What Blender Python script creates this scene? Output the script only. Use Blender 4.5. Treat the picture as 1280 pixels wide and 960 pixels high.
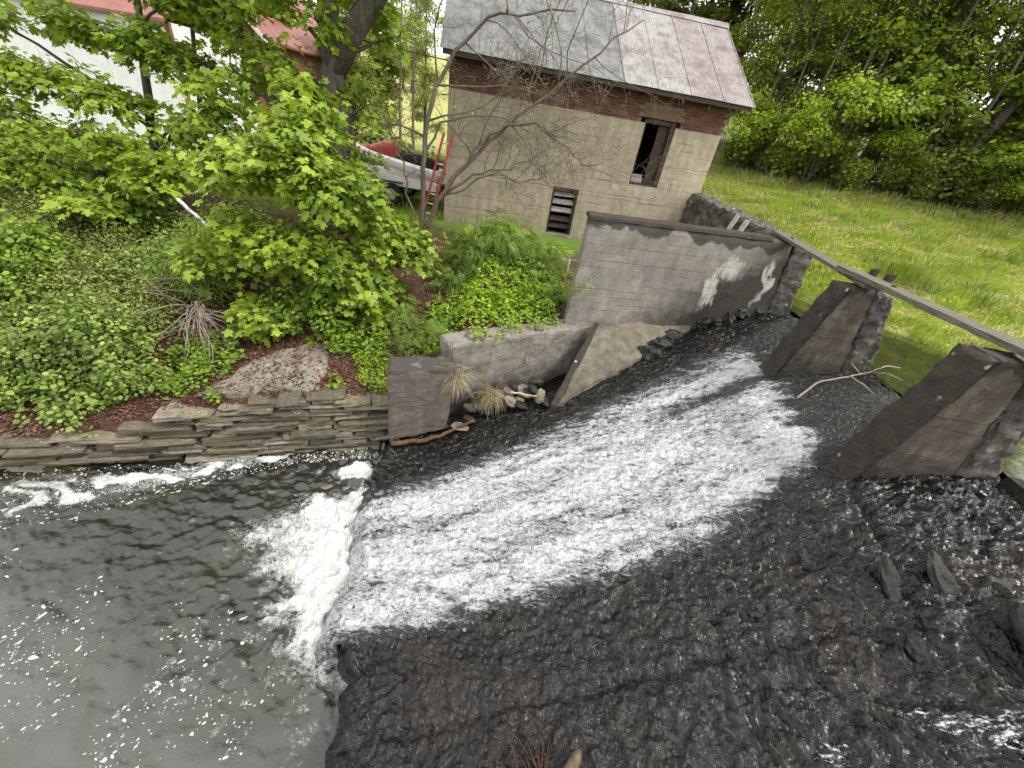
import bpy, bmesh, math, random
import numpy as np
from mathutils import Vector, Matrix, noise as mnoise

random.seed(11)
RNG = np.random.default_rng(11)
scene = bpy.context.scene
for o in list(bpy.data.objects):
    bpy.data.objects.remove(o)
COL = scene.collection
R = math.radians

# ------------------------------------------------------------------ camera
cam_data = bpy.data.cameras.new('camera')
cam = bpy.data.objects.new('camera', cam_data)
COL.objects.link(cam)
cam_data.sensor_width = 36.0
cam_data.lens = 13.5                      # ultra-wide phone lens
cam_data.clip_start = 0.05
cam_data.clip_end = 2000
CAM_Z = 5.2                               # standing on a bridge deck, pool level is z = 0
_nad = np.array([-120.0, 705.0, 480.0]); _nad /= np.linalg.norm(_nad)
_up = -_nad
_fw = np.array([0, 0, 1.0]); _fwd = _fw - _up * (_fw @ _up); _fwd /= np.linalg.norm(_fwd)
_rt = np.cross(_fwd, _up)
cx_ = Vector((_rt[0], _fwd[0], _up[0])); cy_ = Vector((_rt[1], _fwd[1], _up[1])); cz_ = Vector((_rt[2], _fwd[2], _up[2]))
rot = Matrix((cx_, -cy_, -cz_)).transposed()
cam.matrix_world = Matrix.Translation((0, 0, CAM_Z)) @ rot.to_4x4()
scene.camera = cam

# ------------------------------------------------------------------ sky, sun, exposure
SUN_EL, SUN_AZ = R(55), R(96)             # high thin overcast, brightest beyond the dam on the right
world = bpy.data.worlds.new('World')
scene.world = world
world.use_nodes = True
wn = world.node_tree; wn.nodes.clear()
w_out = wn.nodes.new('ShaderNodeOutputWorld')
w_bg = wn.nodes.new('ShaderNodeBackground'); w_bg.inputs['Strength'].default_value = 0.11
w_sky = wn.nodes.new('ShaderNodeTexSky'); w_sky.sky_type = 'NISHITA'; w_sky.sun_disc = False
w_sky.sun_elevation = SUN_EL; w_sky.sun_rotation = SUN_AZ
w_mix = wn.nodes.new('ShaderNodeMix'); w_mix.data_type = 'RGBA'
w_tc = wn.nodes.new('ShaderNodeTexCoord')
w_nz = wn.nodes.new('ShaderNodeTexNoise'); w_nz.inputs['Scale'].default_value = 2.2; w_nz.inputs['Detail'].default_value = 5
w_rmp = wn.nodes.new('ShaderNodeValToRGB')
w_rmp.color_ramp.elements[0].position = 0.3; w_rmp.color_ramp.elements[0].color = (6.9, 6.9, 6.9, 1)
w_rmp.color_ramp.elements[1].position = 0.7; w_rmp.color_ramp.elements[1].color = (10.2, 10.1, 9.9, 1)
w_mix.inputs[0].default_value = 0.92
wn.links.new(w_tc.outputs['Generated'], w_nz.inputs['Vector'])
wn.links.new(w_nz.outputs['Fac'], w_rmp.inputs['Fac'])
wn.links.new(w_sky.outputs[0], w_mix.inputs[6]); wn.links.new(w_rmp.outputs[0], w_mix.inputs[7])
wn.links.new(w_mix.outputs[2], w_bg.inputs['Color']); wn.links.new(w_bg.outputs[0], w_out.inputs[0])
sun_d = bpy.data.lights.new('sun', 'SUN'); sun_d.energy = 1.5; sun_d.angle = R(10); sun_d.color = (1.0, 0.96, 0.89)
sun = bpy.data.objects.new('sun', sun_d); COL.objects.link(sun)
_sd = Vector((math.sin(SUN_AZ) * math.cos(SUN_EL), math.cos(SUN_AZ) * math.cos(SUN_EL), math.sin(SUN_EL)))
sun.rotation_euler = _sd.to_track_quat('Z', 'Y').to_euler(); sun.location = (0, 0, 40)
vs = scene.view_settings
vs.view_transform = 'Standard'; vs.look = 'None'; vs.exposure = 1.2; vs.gamma = 1.0; vs.use_curve_mapping = False
scene.render.engine = 'CYCLES'
scene.cycles.max_bounces = 6; scene.cycles.diffuse_bounces = 3; scene.cycles.glossy_bounces = 3
scene.cycles.transmission_bounces = 4; scene.cycles.transparent_max_bounces = 6
scene.cycles.use_adaptive_sampling = True; scene.cycles.adaptive_threshold = 0.03
scene.cycles.sample_clamp_indirect = 4.0

# ------------------------------------------------------------------ numeric noise
def _hash(ix, iy, seed):
    n = (ix.astype(np.int64) * 374761393 + iy.astype(np.int64) * 668265263 + seed * 1442695041) & 0xffffffff
    n = ((n ^ (n >> 13)) * 1274126177) & 0xffffffff
    return (n ^ (n >> 16)) & 0xffffffff

def perlin(x, y, seed=0):
    x = np.asarray(x, float); y = np.asarray(y, float)
    x0 = np.floor(x); y0 = np.floor(y); fx = x - x0; fy = y - y0
    u = fx * fx * fx * (fx * (fx * 6 - 15) + 10); v = fy * fy * fy * (fy * (fy * 6 - 15) + 10)
    def g(dx, dy):
        a = _hash(x0 + dx, y0 + dy, seed) / 4294967295.0 * 2 * math.pi
        return np.cos(a) * (fx - dx) + np.sin(a) * (fy - dy)
    return ((g(0, 0) * (1 - u) + g(1, 0) * u) * (1 - v) + (g(0, 1) * (1 - u) + g(1, 1) * u) * v) * 1.5

def fbm(x, y, oct=4, seed=0, gain=0.5):
    s = 0; a = 1; f = 1
    for k in range(oct):
        s = s + a * perlin(x * f, y * f, seed + k * 17); a *= gain; f *= 2.03
    return s

def worley(x, y, seed=0):
    """distance to the nearest and second nearest feature point, and the id of the nearest"""
    x = np.asarray(x, float); y = np.asarray(y, float)
    x0 = np.floor(x); y0 = np.floor(y)
    d1 = np.full(x.shape, 9.0); d2 = np.full(x.shape, 9.0); idn = np.zeros(x.shape)
    for i in (-1, 0, 1):
        for j in (-1, 0, 1):
            h = _hash(x0 + i, y0 + j, seed); h2 = _hash(x0 + i, y0 + j, seed + 7)
            px = x0 + i + (h / 4294967295.0); py = y0 + j + (h2 / 4294967295.0)
            d = np.hypot(px - x, py - y)
            near = d < d1
            d2 = np.where(near, d1, np.minimum(d2, d)); idn = np.where(near, (h % 1000) / 1000.0, idn); d1 = np.where(near, d, d1)
    return d1, d2, idn

def sstep(a, b, x):
    t = np.clip((np.asarray(x, float) - a) / (b - a), 0, 1)
    return t * t * (3 - 2 * t)

# ------------------------------------------------------------------ object helpers
def tag(o, label=None, cat=None, group=None, kind=None):
    if label: o['label'] = label
    if cat: o['category'] = cat
    if group: o['group'] = group
    if kind: o['kind'] = kind
    return o

def thing(name, label, cat, loc=(0, 0, 0), group=None):
    o = bpy.data.objects.new(name, None); COL.objects.link(o)
    o.location = loc; o.empty_display_size = 0.2
    return tag(o, label, cat, group)

def mesh_np(name, V, F, smooth=False, attrs=None):
    """V (n,3); F list of (m,k) int arrays"""
    me = bpy.data.meshes.new(name)
    V = np.asarray(V, np.float32)
    if not isinstance(F, (list, tuple)): F = [F]
    F = [np.asarray(f, np.int32) for f in F if len(f)]
    me.vertices.add(len(V)); me.vertices.foreach_set('co', V.ravel())
    loops = np.concatenate([f.ravel() for f in F])
    totals = np.concatenate([np.full(len(f), f.shape[1], np.int32) for f in F])
    starts = np.concatenate([[0], np.cumsum(totals)[:-1]]).astype(np.int32)
    me.loops.add(len(loops)); me.loops.foreach_set('vertex_index', loops)
    me.polygons.add(len(totals)); me.polygons.foreach_set('loop_start', starts)
    me.update(calc_edges=True)
    if smooth:
        me.polygons.foreach_set('use_smooth', np.ones(len(totals), bool))
    if attrs:
        for k, a in attrs.items():
            at = me.attributes.new(k, 'FLOAT', 'POINT'); at.data.foreach_set('value', np.asarray(a, np.float32))
    return me

def obj(name, me, mat, parent=None, world_coords=True, loc=None):
    o = bpy.data.objects.new(name, me); COL.objects.link(o)
    if mat is not None and not me.materials: me.materials.append(mat)
    if parent is not None:
        o.parent = parent
        if world_coords:
            off = Vector(parent.location); p = parent.parent
            while p is not None:
                off = off + Vector(p.location); p = p.parent
            me.transform(Matrix.Translation(-off))
    if loc is not None: o.location = loc
    return o

def grid_faces(nu, nv):
    i = np.arange((nu - 1) * (nv - 1)); a = (i // (nv - 1)) * nv + i % (nv - 1)
    return np.stack([a, a + nv, a + nv + 1, a + 1], 1)

def hexa_mesh(name, c8, cell=0.15, amp=0.0, freq=3.0, seed=0.0, chip=0.0, smooth=False):
    """A solid between 8 corners (bottom ring 0-3 counter-clockwise from above, top ring 4-7), faces subdivided and
    weathered by position noise."""
    c = [Vector(p) for p in c8]
    bm = bmesh.new()
    quads = [(0, 3, 2, 1), (4, 5, 6, 7), (0, 1, 5, 4), (1, 2, 6, 5), (2, 3, 7, 6), (3, 0, 4, 7)]
    e = lambda a, b: max(1, int(round((c[a] - c[b]).length / cell)))
    ring = [max(e(0, 1), e(3, 2), e(4, 5), e(7, 6)), max(e(1, 2), e(0, 3), e(5, 6), e(4, 7)), max(e(0, 4), e(1, 5), e(2, 6), e(3, 7))]
    dims = {(0, 1): 0, (2, 3): 0, (4, 5): 0, (6, 7): 0, (1, 2): 1, (0, 3): 1, (5, 6): 1, (4, 7): 1, (0, 4): 2, (1, 5): 2, (2, 6): 2, (3, 7): 2}
    dim = lambda a, b: ring[dims[(min(a, b), max(a, b))]]
    for q in quads:
        nu = dim(q[0], q[1]); nv = dim(q[1], q[2])
        vv = []
        for i in range(nu + 1):
            s = i / nu
            for j in range(nv + 1):
                t = j / nv
                p = (c[q[0]] * (1 - s) + c[q[1]] * s) * (1 - t) + (c[q[3]] * (1 - s) + c[q[2]] * s) * t
                vv.append(bm.verts.new(p))
        for i in range(nu):
            for j in range(nv):
                a = i * (nv + 1) + j
                bm.faces.new((vv[a], vv[a + nv + 1], vv[a + nv + 2], vv[a + 1]))
    bmesh.ops.remove_doubles(bm, verts=bm.verts, dist=1e-4)
    bm.normal_update()
    if amp or chip:
        off = []
        for v in bm.verts:
            p = v.co * freq + Vector((seed, seed * 1.7, seed * 0.3))
            d = mnoise.fractal(p, 0.8, 2.0, 4) * amp
            sharp = 0.0
            fs = v.link_faces
            if len(fs) > 1:
                n0 = fs[0].normal
                sharp = max(1 - n0.dot(f.normal) for f in fs)
            if sharp > 0.4 and chip:
                d -= chip * max(0.15, mnoise.noise(v.co * 6 + Vector((seed, 3, 1))) + 0.5)
            off.append(v.normal * d)
        for v, d in zip(bm.verts, off): v.co += d
    me = bpy.data.meshes.new(name); bm.to_mesh(me); bm.free()
    if smooth: me.polygons.foreach_set('use_smooth', np.ones(len(me.polygons), bool))
    return me

def box8(x0, x1, y0, y1, z0, z1):
    return [(x0, y0, z0), (x1, y0, z0), (x1, y1, z0), (x0, y1, z0), (x0, y0, z1), (x1, y0, z1), (x1, y1, z1), (x0, y1, z1)]

def tubes_np(paths, sides=6):
    """paths: list of (points (k,3), radii (k,))"""
    Vs, Fs = [], []; base = 0
    ang = np.arange(sides) / sides * 2 * math.pi
    for P, rad in paths:
        P = np.asarray(P, float); rad = np.asarray(rad, float); k = len(P)
        T = np.gradient(P, axis=0); T /= np.linalg.norm(T, axis=1)[:, None] + 1e-9
        ref = np.array([0.31, 0.17, 0.93]) if abs(T[0][2]) < 0.9 else np.array([0.9, 0.3, 0.1])
        A = np.cross(T, ref); A /= np.linalg.norm(A, axis=1)[:, None] + 1e-9
        B = np.cross(T, A)
        V = P[:, None, :] + rad[:, None, None] * (np.cos(ang)[None, :, None] * A[:, None, :] + np.sin(ang)[None, :, None] * B[:, None, :])
        Vs.append(V.reshape(-1, 3))
        i = np.arange((k - 1) * sides); r = i // sides; s = i % sides; s2 = (s + 1) % sides
        Fs.append(np.stack([r * sides + s, r * sides + s2, (r + 1) * sides + s2, (r + 1) * sides + s], 1) + base)
        Vs.append(P[[0, -1]])
        c0 = base + k * sides; c1 = c0 + 1
        s = np.arange(sides); s2 = (s + 1) % sides
        Fs.append(np.stack([np.full(sides, c0), s2 + base, s + base, s + base], 1)[:, [0, 1, 2, 2]])
        Fs.append(np.stack([np.full(sides, c1), s + base + (k - 1) * sides, s2 + base + (k - 1) * sides, s2 + base + (k - 1) * sides], 1))
        base += k * sides + 2
    V = np.concatenate(Vs)
    quads = np.concatenate([f for f in Fs])
    tri = quads[:, 2] == quads[:, 3]
    return V, [quads[~tri], quads[tri][:, :3]]

def tube_obj(name, paths, mat, parent=None, sides=6):
    V, F = tubes_np(paths, sides)
    return obj(name, mesh_np(name, V, F, smooth=True), mat, parent)

def copy_tree(o, loc, rz=0.0, sc=1.0, label=None, group=None):
    c = o.copy(); COL.objects.link(c); c.location = loc; c.rotation_euler = (0, 0, rz)
    c.scale = (sc, sc, sc) if not isinstance(sc, tuple) else sc
    if label: c['label'] = label
    if group: c['group'] = group
    for ch in o.children:
        d = ch.copy(); COL.objects.link(d); d.parent = c
    return c

# ------------------------------------------------------------------ material helpers
class MT:
    def __init__(self, name):
        self.m = bpy.data.materials.new(name); self.m.use_nodes = True
        self.t = self.m.node_tree; self.t.nodes.clear()
        self.out = self.t.nodes.new('ShaderNodeOutputMaterial')
        self.bs = self.t.nodes.new('ShaderNodeBsdfPrincipled')
        self.t.links.new(self.bs.outputs[0], self.out.inputs[0])
        self.tc = self.t.nodes.new('ShaderNodeTexCoord')
    def L(self, a, b): self.t.links.new(a, b)
    def N(self, k): return self.t.nodes.new(k)
    def put(self, sock, v):
        if hasattr(v, 'is_output'): self.L(v, sock)
        elif isinstance(v, (tuple, list)) and len(v) == 3 and sock.type == 'RGBA': sock.default_value = (*v, 1)
        else: sock.default_value = v
    def coord(self, scale=(1, 1, 1), rot=(0, 0, 0), src='Object'):
        m = self.N('ShaderNodeMapping'); self.L(self.tc.outputs[src], m.inputs[0])
        m.inputs['Scale'].default_value = scale; m.inputs['Rotation'].default_value = rot
        return m.outputs[0]
    def noise(self, scale, vec=None, detail=4, rough=0.55, dist=0.0):
        n = self.N('ShaderNodeTexNoise'); n.inputs['Scale'].default_value = scale
        n.inputs['Detail'].default_value = detail; n.inputs['Roughness'].default_value = rough; n.inputs['Distortion'].default_value = dist
        self.L(vec if vec is not None else self.tc.outputs['Object'], n.inputs['Vector'])
        return n.outputs['Fac']
    def voro(self, scale, vec=None, feature='F1', out='Distance', rnd=1.0):
        n = self.N('ShaderNodeTexVoronoi'); n.feature = feature; n.inputs['Scale'].default_value = scale
        n.inputs['Randomness'].default_value = rnd
        self.L(vec if vec is not None else self.tc.outputs['Object'], n.inputs['Vector'])
        return n.outputs[out]
    def ramp(self, fac, stops):
        n = self.N('ShaderNodeValToRGB'); self.L(fac, n.inputs[0]); e = n.color_ramp.elements
        while len(e) < len(stops): e.new(0.5)
        for i, (p, c) in enumerate(stops):
            e[i].position = p
            e[i].color = (*c, 1) if isinstance(c, tuple) else (c, c, c, 1)
        return n.outputs[0]
    def mix(self, f, a, b, mode='MIX'):
        n = self.N('ShaderNodeMix'); n.data_type = 'RGBA'; n.blend_type = mode
        self.put(n.inputs[0], f); self.put(n.inputs[6], a); self.put(n.inputs[7], b)
        return n.outputs[2]
    def math(self, op, a, b=0.0, clamp=False):
        n = self.N('ShaderNodeMath'); n.operation = op; n.use_clamp = clamp
        self.put(n.inputs[0], a); self.put(n.inputs[1], b)
        return n.outputs[0]
    def attr(self, name):
        n = self.N('ShaderNodeAttribute'); n.attribute_name = name
        return n.outputs['Fac']
    def rnd(self):
        return self.N('ShaderNodeObjectInfo').outputs['Random']
    def sep(self, vec=None):
        n = self.N('ShaderNodeSeparateXYZ'); self.L(vec if vec is not None else self.tc.outputs['Object'], n.inputs[0])
        return n.outputs
    def bump(self, h, strength=0.5, dist=0.02, normal=None):
        n = self.N('ShaderNodeBump'); n.inputs['Strength'].default_value = strength; n.inputs['Distance'].default_value = dist
        self.L(h, n.inputs['Height'])
        if normal is not None: self.L(normal, n.inputs['Normal'])
        return n.outputs[0]
    def fin(self, color, rough=0.8, normal=None, spec=0.4, metal=0.0, **kw):
        self.put(self.bs.inputs['Base Color'], color); self.put(self.bs.inputs['Roughness'], rough)
        self.put(self.bs.inputs['Specular IOR Level'], spec); self.put(self.bs.inputs['Metallic'], metal)
        for k, v in kw.items(): self.put(self.bs.inputs[k], v)
        if normal is not None: self.L(normal, self.bs.inputs['Normal'])
        return self.m

def m_plain(name, c, rough=0.7, var=0.25, scale=12, bump=0.2, metal=0.0, spec=0.4):
    t = MT(name); n = t.noise(scale)
    lo = tuple(v * (1 - var) for v in c); hi = tuple(min(1, v * (1 + var)) for v in c)
    return t.fin(t.ramp(n, [(0.3, lo), (0.7, hi)]), rough, t.bump(n, bump, 0.01), spec, metal)

def m_concrete(name, base, dark, light, boards=0.16, board_amt=0.35, stain=0.5, crest=None, lichen=0.0, damp=None, streak=None, tilt=0.0):
    """crest=(z, depth): black growth hanging from the top edge; damp=(z0,z1): algae darkening climbing from the waterline;
    streak=(x,z,w,h): lime run (object coordinates)."""
    t = MT(name)
    big = t.noise(0.9, detail=6, rough=0.62); mid = t.noise(5.0, detail=6, rough=0.65); fine = t.noise(42, detail=4, rough=0.7)
    vert = t.noise(3.0, t.coord((2.2, 2.2, 0.35)), detail=5, rough=0.6)
    col = t.ramp(mid, [(0.25, tuple(0.75 * b for b in base)), (0.5, base), (0.75, light)])
    col = t.mix(t.ramp(vert, [(0.42, 0.0), (0.75, stain)]), col, dark)
    col = t.mix(t.ramp(big, [(0.45, 0.0), (0.72, stain * 0.8)]), col, tuple(0.8 * d for d in dark))
    col = t.mix(t.math('MULTIPLY', fine, 0.35), col, tuple(0.55 * b for b in base))
    z = t.sep()[2]
    wob = t.math('MULTIPLY', t.noise(1.3, detail=2), 0.05)
    zz = t.math('ADD', z, wob)
    fr = t.math('FRACT', t.math('DIVIDE', zz, boards))
    line = t.ramp(fr, [(0.0, 1.0), (0.07, 0.0), (0.95, 0.0), (1.0, 1.0)])
    brk = t.ramp(t.noise(2.0, t.coord((0.25, 0.25, 5)), detail=3), [(0.4, 0.0), (0.6, 1.0)])
    line = t.math('MULTIPLY', line, brk)
    col = t.mix(t.math('MULTIPLY', line, board_amt), col, tuple(0.45 * d for d in base))
    if lichen:
        sp = t.voro(4.6); spm = t.math('MULTIPLY', t.ramp(sp, [(0.08, 1.0), (0.16, 0.0)]), t.ramp(t.noise(1.7), [(0.5, 0.0), (0.6, lichen)]))
        col = t.mix(spm, col, (0.42, 0.41, 0.33))
    if damp:
        z0, z1 = damp
        g = t.math('DIVIDE', t.math('SUBTRACT', t.math('SUBTRACT', z, t.math('MULTIPLY', t.sep()[0], tilt)), z0), z1 - z0)
        g = t.math('ADD', g, t.math('MULTIPLY', t.math('SUBTRACT', t.noise(1.6, detail=6, rough=0.65), 0.5), 1.7))
        col = t.mix(t.ramp(g, [(0.1, 0.9), (0.85, 0.0)]), col, (0.03, 0.027, 0.022))
    if streak:
        for sx, sz, w, h in streak:
            dx = t.math('DIVIDE', t.math('ADD', t.math('SUBTRACT', t.sep()[0], sx), t.math('MULTIPLY', t.math('SUBTRACT', t.noise(3.0, detail=5), 0.5), 0.7)), w)
            dz = t.math('DIVIDE', t.math('SUBTRACT', z, sz), h)
            r2 = t.math('ADD', t.math('MULTIPLY', dx, dx), t.math('MULTIPLY', dz, dz))
            rough_ = t.math('ADD', r2, t.math('MULTIPLY', t.math('SUBTRACT', t.noise(7, t.coord((1.6, 1.6, 0.5), (0, 0.35, 0)), detail=7, rough=0.75), 0.5), 3.4))
            col = t.mix(t.ramp(rough_, [(0.1, 0.8), (0.9, 0.0)]), col, (0.55, 0.53, 0.47))
    if crest:
        zc, dep = crest
        g = t.math('DIVIDE', t.math('SUBTRACT', zc, z), dep)
        lob = t.voro(2.6, t.coord((1, 1, 0.25)))
        g = t.math('ADD', g, t.math('MULTIPLY', lob, 0.9))
        g = t.math('ADD', g, t.math('MULTIPLY', t.math('SUBTRACT', mid, 0.5), 0.6))
        col = t.mix(t.ramp(g, [(0.88, 0.88), (1.0, 0.0)]), col, (0.045, 0.042, 0.036))
    h = t.math('ADD', t.math('MULTIPLY', mid, 0.6), t.math('MULTIPLY', fine, 0.5))
    h = t.math('SUBTRACT', h, t.math('MULTIPLY', line, 0.5))
    pit = t.ramp(t.voro(26), [(0.10, 0.0), (0.22, 1.0)])
    pitm = t.math('MULTIPLY', t.math('SUBTRACT', 1.0, pit), t.ramp(t.noise(2.4), [(0.48, 0.0), (0.6, 1.0)]))
    col = t.mix(t.math('MULTIPLY', pitm, 0.6), col, tuple(0.3 * b for b in base))
    h = t.math('SUBTRACT', h, t.math('MULTIPLY', pitm, 0.6))
    return t.fin(col, 0.85, t.bump(h, 0.8, 0.025), 0.3)

def m_leaf(name, dark, mid, bright, trans=0.35, rough=0.5, vary=0.12):
    t = MT(name)
    a = t.attr('tint')
    col = t.ramp(a, [(0.0, dark), (0.5, mid), (1.0, bright)])
    hs = t.N('ShaderNodeHueSaturation'); t.L(col, hs.inputs['Color'])
    hs.inputs['Hue'].default_value = 0.5
    t.L(t.math('ADD', 1 - vary / 2, t.math('MULTIPLY', t.rnd(), vary)), hs.inputs['Value'])
    col = hs.outputs[0]
    t.fin(col, rough, None, 0.35)
    tr = t.N('ShaderNodeBsdfTranslucent')
    t.L(t.mix(1.0, col, (1.35, 1.25, 0.55), 'MULTIPLY'), tr.inputs[0])
    mx = t.N('ShaderNodeMixShader'); mx.inputs[0].default_value = trans
    t.L(t.bs.outputs[0], mx.inputs[1]); t.L(tr.outputs[0], mx.inputs[2]); t.L(mx.outputs[0], t.out.inputs[0])
    return t.m

def m_bark(name, c1, c2, scale=7.0, lichen=None):
    t = MT(name)
    v = t.coord((1, 1, 0.18)); n = t.noise(scale * 2, v, detail=6, rough=0.7); f = t.noise(scale * 6, detail=3)
    col = t.ramp(n, [(0.3, c1), (0.65, c2)])
    if lichen: col = t.mix(t.ramp(t.noise(4.0), [(0.55, 0.0), (0.65, 0.8)]), col, lichen)
    return t.fin(col, 0.9, t.bump(t.math('ADD', n, t.math('MULTIPLY', f, 0.4)), 0.8, 0.03), 0.2)

M = {}
M['bld_concrete'] = m_concrete('building_concrete', (0.48, 0.41, 0.295), (0.25, 0.205, 0.14), (0.58, 0.51, 0.385), boards=0.30, board_amt=0.5, stain=0.65, damp=(-0.6, 0.9))
M['wing'] = m_concrete('wing_wall_concrete', (0.30, 0.275, 0.235), (0.12, 0.105, 0.086), (0.41, 0.38, 0.33), boards=0.14, stain=0.55, crest=(0.02, 0.34), damp=(-3.9, -2.7), tilt=0.85, streak=[(2.75, -1.0, 0.16, 0.5), (3.05, -0.6, 0.3, 0.28), (3.85, -0.8, 0.12, 0.55)])
M['low_wall'] = m_concrete('low_wall_concrete', (0.25, 0.225, 0.19), (0.11, 0.095, 0.08), (0.34, 0.31, 0.265), boards=0.12, stain=0.6, damp=(-1.4, -0.7), lichen=0.5)
M['block'] = m_concrete('block_concrete', (0.15, 0.125, 0.105), (0.08, 0.068, 0.058), (0.20, 0.175, 0.15), boards=0.1, stain=0.5, crest=(0.02, 0.22))
M['apron'] = m_concrete('apron_concrete', (0.18, 0.155, 0.118), (0.075, 0.064, 0.05), (0.27, 0.24, 0.19), boards=0.5, board_amt=0.1, stain=0.8, damp=(-1.3, -0.35), tilt=0.18)
M['pier'] = m_concrete('pier_concrete', (0.15, 0.125, 0.095), (0.042, 0.034, 0.027), (0.29, 0.25, 0.195), boards=0.13, stain=0.9, crest=(1.72, 0.4), damp=(-0.1, 1.0), lichen=0.7)
M['pier_dark'] = m_concrete('pier_nose_concrete', (0.042, 0.034, 0.027), (0.02, 0.017, 0.014), (0.07, 0.057, 0.045), boards=0.4, stain=0.5, lichen=1.0)
M['rubble_conc'] = m_concrete('abutment_concrete', (0.125, 0.115, 0.10), (0.035, 0.031, 0.026), (0.24, 0.225, 0.195), boards=0.6, stain=0.9, lichen=1.0)
M['slab'] = m_concrete('pebbly_slab', (0.24, 0.215, 0.17), (0.10, 0.085, 0.062), (0.36, 0.33, 0.27), boards=3, stain=0.9, lichen=0.6)
M['brick_fill'] = m_plain('mortar', (0.20, 0.15, 0.12), 0.95, 0.3, 30, 0.5)
def _brick():
    t = MT('red_brick'); n = t.noise(14, detail=5)
    c = t.ramp(t.rnd(), [(0.0, (0.09, 0.036, 0.026)), (0.5, (0.15, 0.062, 0.044)), (0.85, (0.21, 0.105, 0.075)), (1.0, (0.075, 0.04, 0.032))])
    return t.fin(t.mix(t.math('MULTIPLY', n, 0.6), c, (0.12, 0.07, 0.05)), 0.9, t.bump(n, 0.5, 0.01), 0.2)
M['brick'] = _brick()
M['tan_brick'] = m_plain('tan_brick', (0.19, 0.125, 0.08), 0.9, 0.3, 20, 0.4)
def _roof(name, base, spot, amt):
    t = MT(name)
    v = t.coord((1, 1, 1)); n = t.noise(2.2, v, detail=7, rough=0.68); s = t.noise(9, t.coord((3.0, 0.6, 0.6)), detail=6, rough=0.7)
    col = t.ramp(n, [(0.3, tuple(0.75 * b for b in base)), (0.7, tuple(min(1, 1.2 * b) for b in base))])
    m = t.math('ADD', t.math('MULTIPLY', n, 0.6), t.math('MULTIPLY', s, 0.6))
    col = t.mix(t.ramp(m, [(0.62 - amt * 0.25, 0.0), (0.68, 0.85)]), col, spot)
    return t.fin(col, t.ramp(s, [(0.3, 0.62), (0.7, 0.85)]), t.bump(s, 0.2, 0.01), 0.2, 0.05)
M['roof_grey'] = _roof('grey_roof_sheet', (0.115, 0.118, 0.116), (0.21, 0.213, 0.205), 0.3)
M['roof_mixed'] = _roof('peeling_roof_sheet', (0.17, 0.138, 0.135), (0.31, 0.31, 0.30), 0.5)
M['roof_pink'] = _roof('faded_red_roof_sheet', (0.18, 0.142, 0.138), (0.27, 0.25, 0.245), 0.35)
M['dark_wood'] = m_plain('dark_wood', (0.055, 0.04, 0.03), 0.85, 0.4, 18, 0.5)
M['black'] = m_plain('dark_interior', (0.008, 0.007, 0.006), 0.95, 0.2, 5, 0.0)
def _wood(name, c, dark):
    t = MT(name); n = t.noise(9, t.coord((6, 0.5, 6)), detail=6, rough=0.65); g = t.noise(2.5, detail=5)
    col = t.ramp(n, [(0.3, dark), (0.65, c)])
    col = t.mix(t.ramp(g, [(0.5, 0.0), (0.7, 0.6)]), col, (0.12, 0.13, 0.07))
    return t.fin(col, 0.85, t.bump(n, 0.6, 0.01), 0.25)
M['plank'] = _wood('weathered_plank', (0.16, 0.145, 0.115), (0.05, 0.043, 0.035))
M['wet_wood'] = _wood('wet_timber', (0.03, 0.026, 0.022), (0.012, 0.01, 0.009))
M['pale_wood'] = m_plain('bleached_wood', (0.42, 0.36, 0.28), 0.8, 0.3, 15, 0.4)
M['board_grey'] = m_plain('old_board', (0.36, 0.33, 0.29), 0.85, 0.3, 15, 0.4)
M['rust'] = m_plain('rusty_iron', (0.085, 0.042, 0.020), 0.85, 0.5, 14, 0.5)
M['rusty_bolt'] = m_plain('dark_iron', (0.03, 0.027, 0.025), 0.6, 0.3, 14, 0.3)
M['stone'] = None
def _stone():
    t = MT('ledge_stone'); n = t.noise(6, detail=6, rough=0.68); f = t.noise(40, detail=3)
    base = t.ramp(t.rnd(), [(0.0, (0.09, 0.078, 0.052)), (0.4, (0.16, 0.138, 0.092)), (0.75, (0.23, 0.195, 0.13)), (1.0, (0.30, 0.275, 0.215))])
    c = t.mix(t.ramp(n, [(0.35, 0.75), (0.6, 0.0)]), base, (0.05, 0.045, 0.032))
    c = t.mix(t.ramp(t.noise(9, detail=5, rough=0.7), [(0.6, 0.0), (0.68, 0.75)]), c, (0.42, 0.42, 0.38))
    c = t.mix(t.ramp(t.noise(3.0), [(0.55, 0.0), (0.75, 0.5)]), c, (0.07, 0.075, 0.025))
    return t.fin(c, 0.85, t.bump(t.math('ADD', n, t.math('MULTIPLY', f, 0.3)), 0.7, 0.03), 0.35)
M['stone'] = _stone()
def _wetrock():
    t = MT('wet_rock'); n = t.noise(10, detail=7, rough=0.7); f = t.noise(45, detail=4, rough=0.7)
    c = t.ramp(n, [(0.3, (0.010, 0.0095, 0.0085)), (0.6, (0.028, 0.026, 0.023)), (0.8, (0.05, 0.045, 0.04))])
    c = t.mix(t.ramp(t.noise(1.6, detail=3), [(0.55, 0.0), (0.75, 0.35)]), c, (0.06, 0.035, 0.025))
    h = t.math('ADD', n, t.math('MULTIPLY', f, 0.5))
    return t.fin(c, t.ramp(f, [(0.3, 0.22), (0.7, 0.5)]), t.bump(h, 0.9, 0.03), 0.35)
M['wet_rock'] = _wetrock()
M['smooth_rock'] = m_plain('smooth_dark_rock', (0.03, 0.03, 0.03), 0.6, 0.2, 8, 0.15)
M['red_paint'] = m_plain('red_paint', (0.42, 0.05, 0.04), 0.5, 0.2, 10, 0.1)
M['white_paint'] = m_plain('white_paint', (0.78, 0.78, 0.77), 0.5, 0.08, 3, 0.1)
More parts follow.
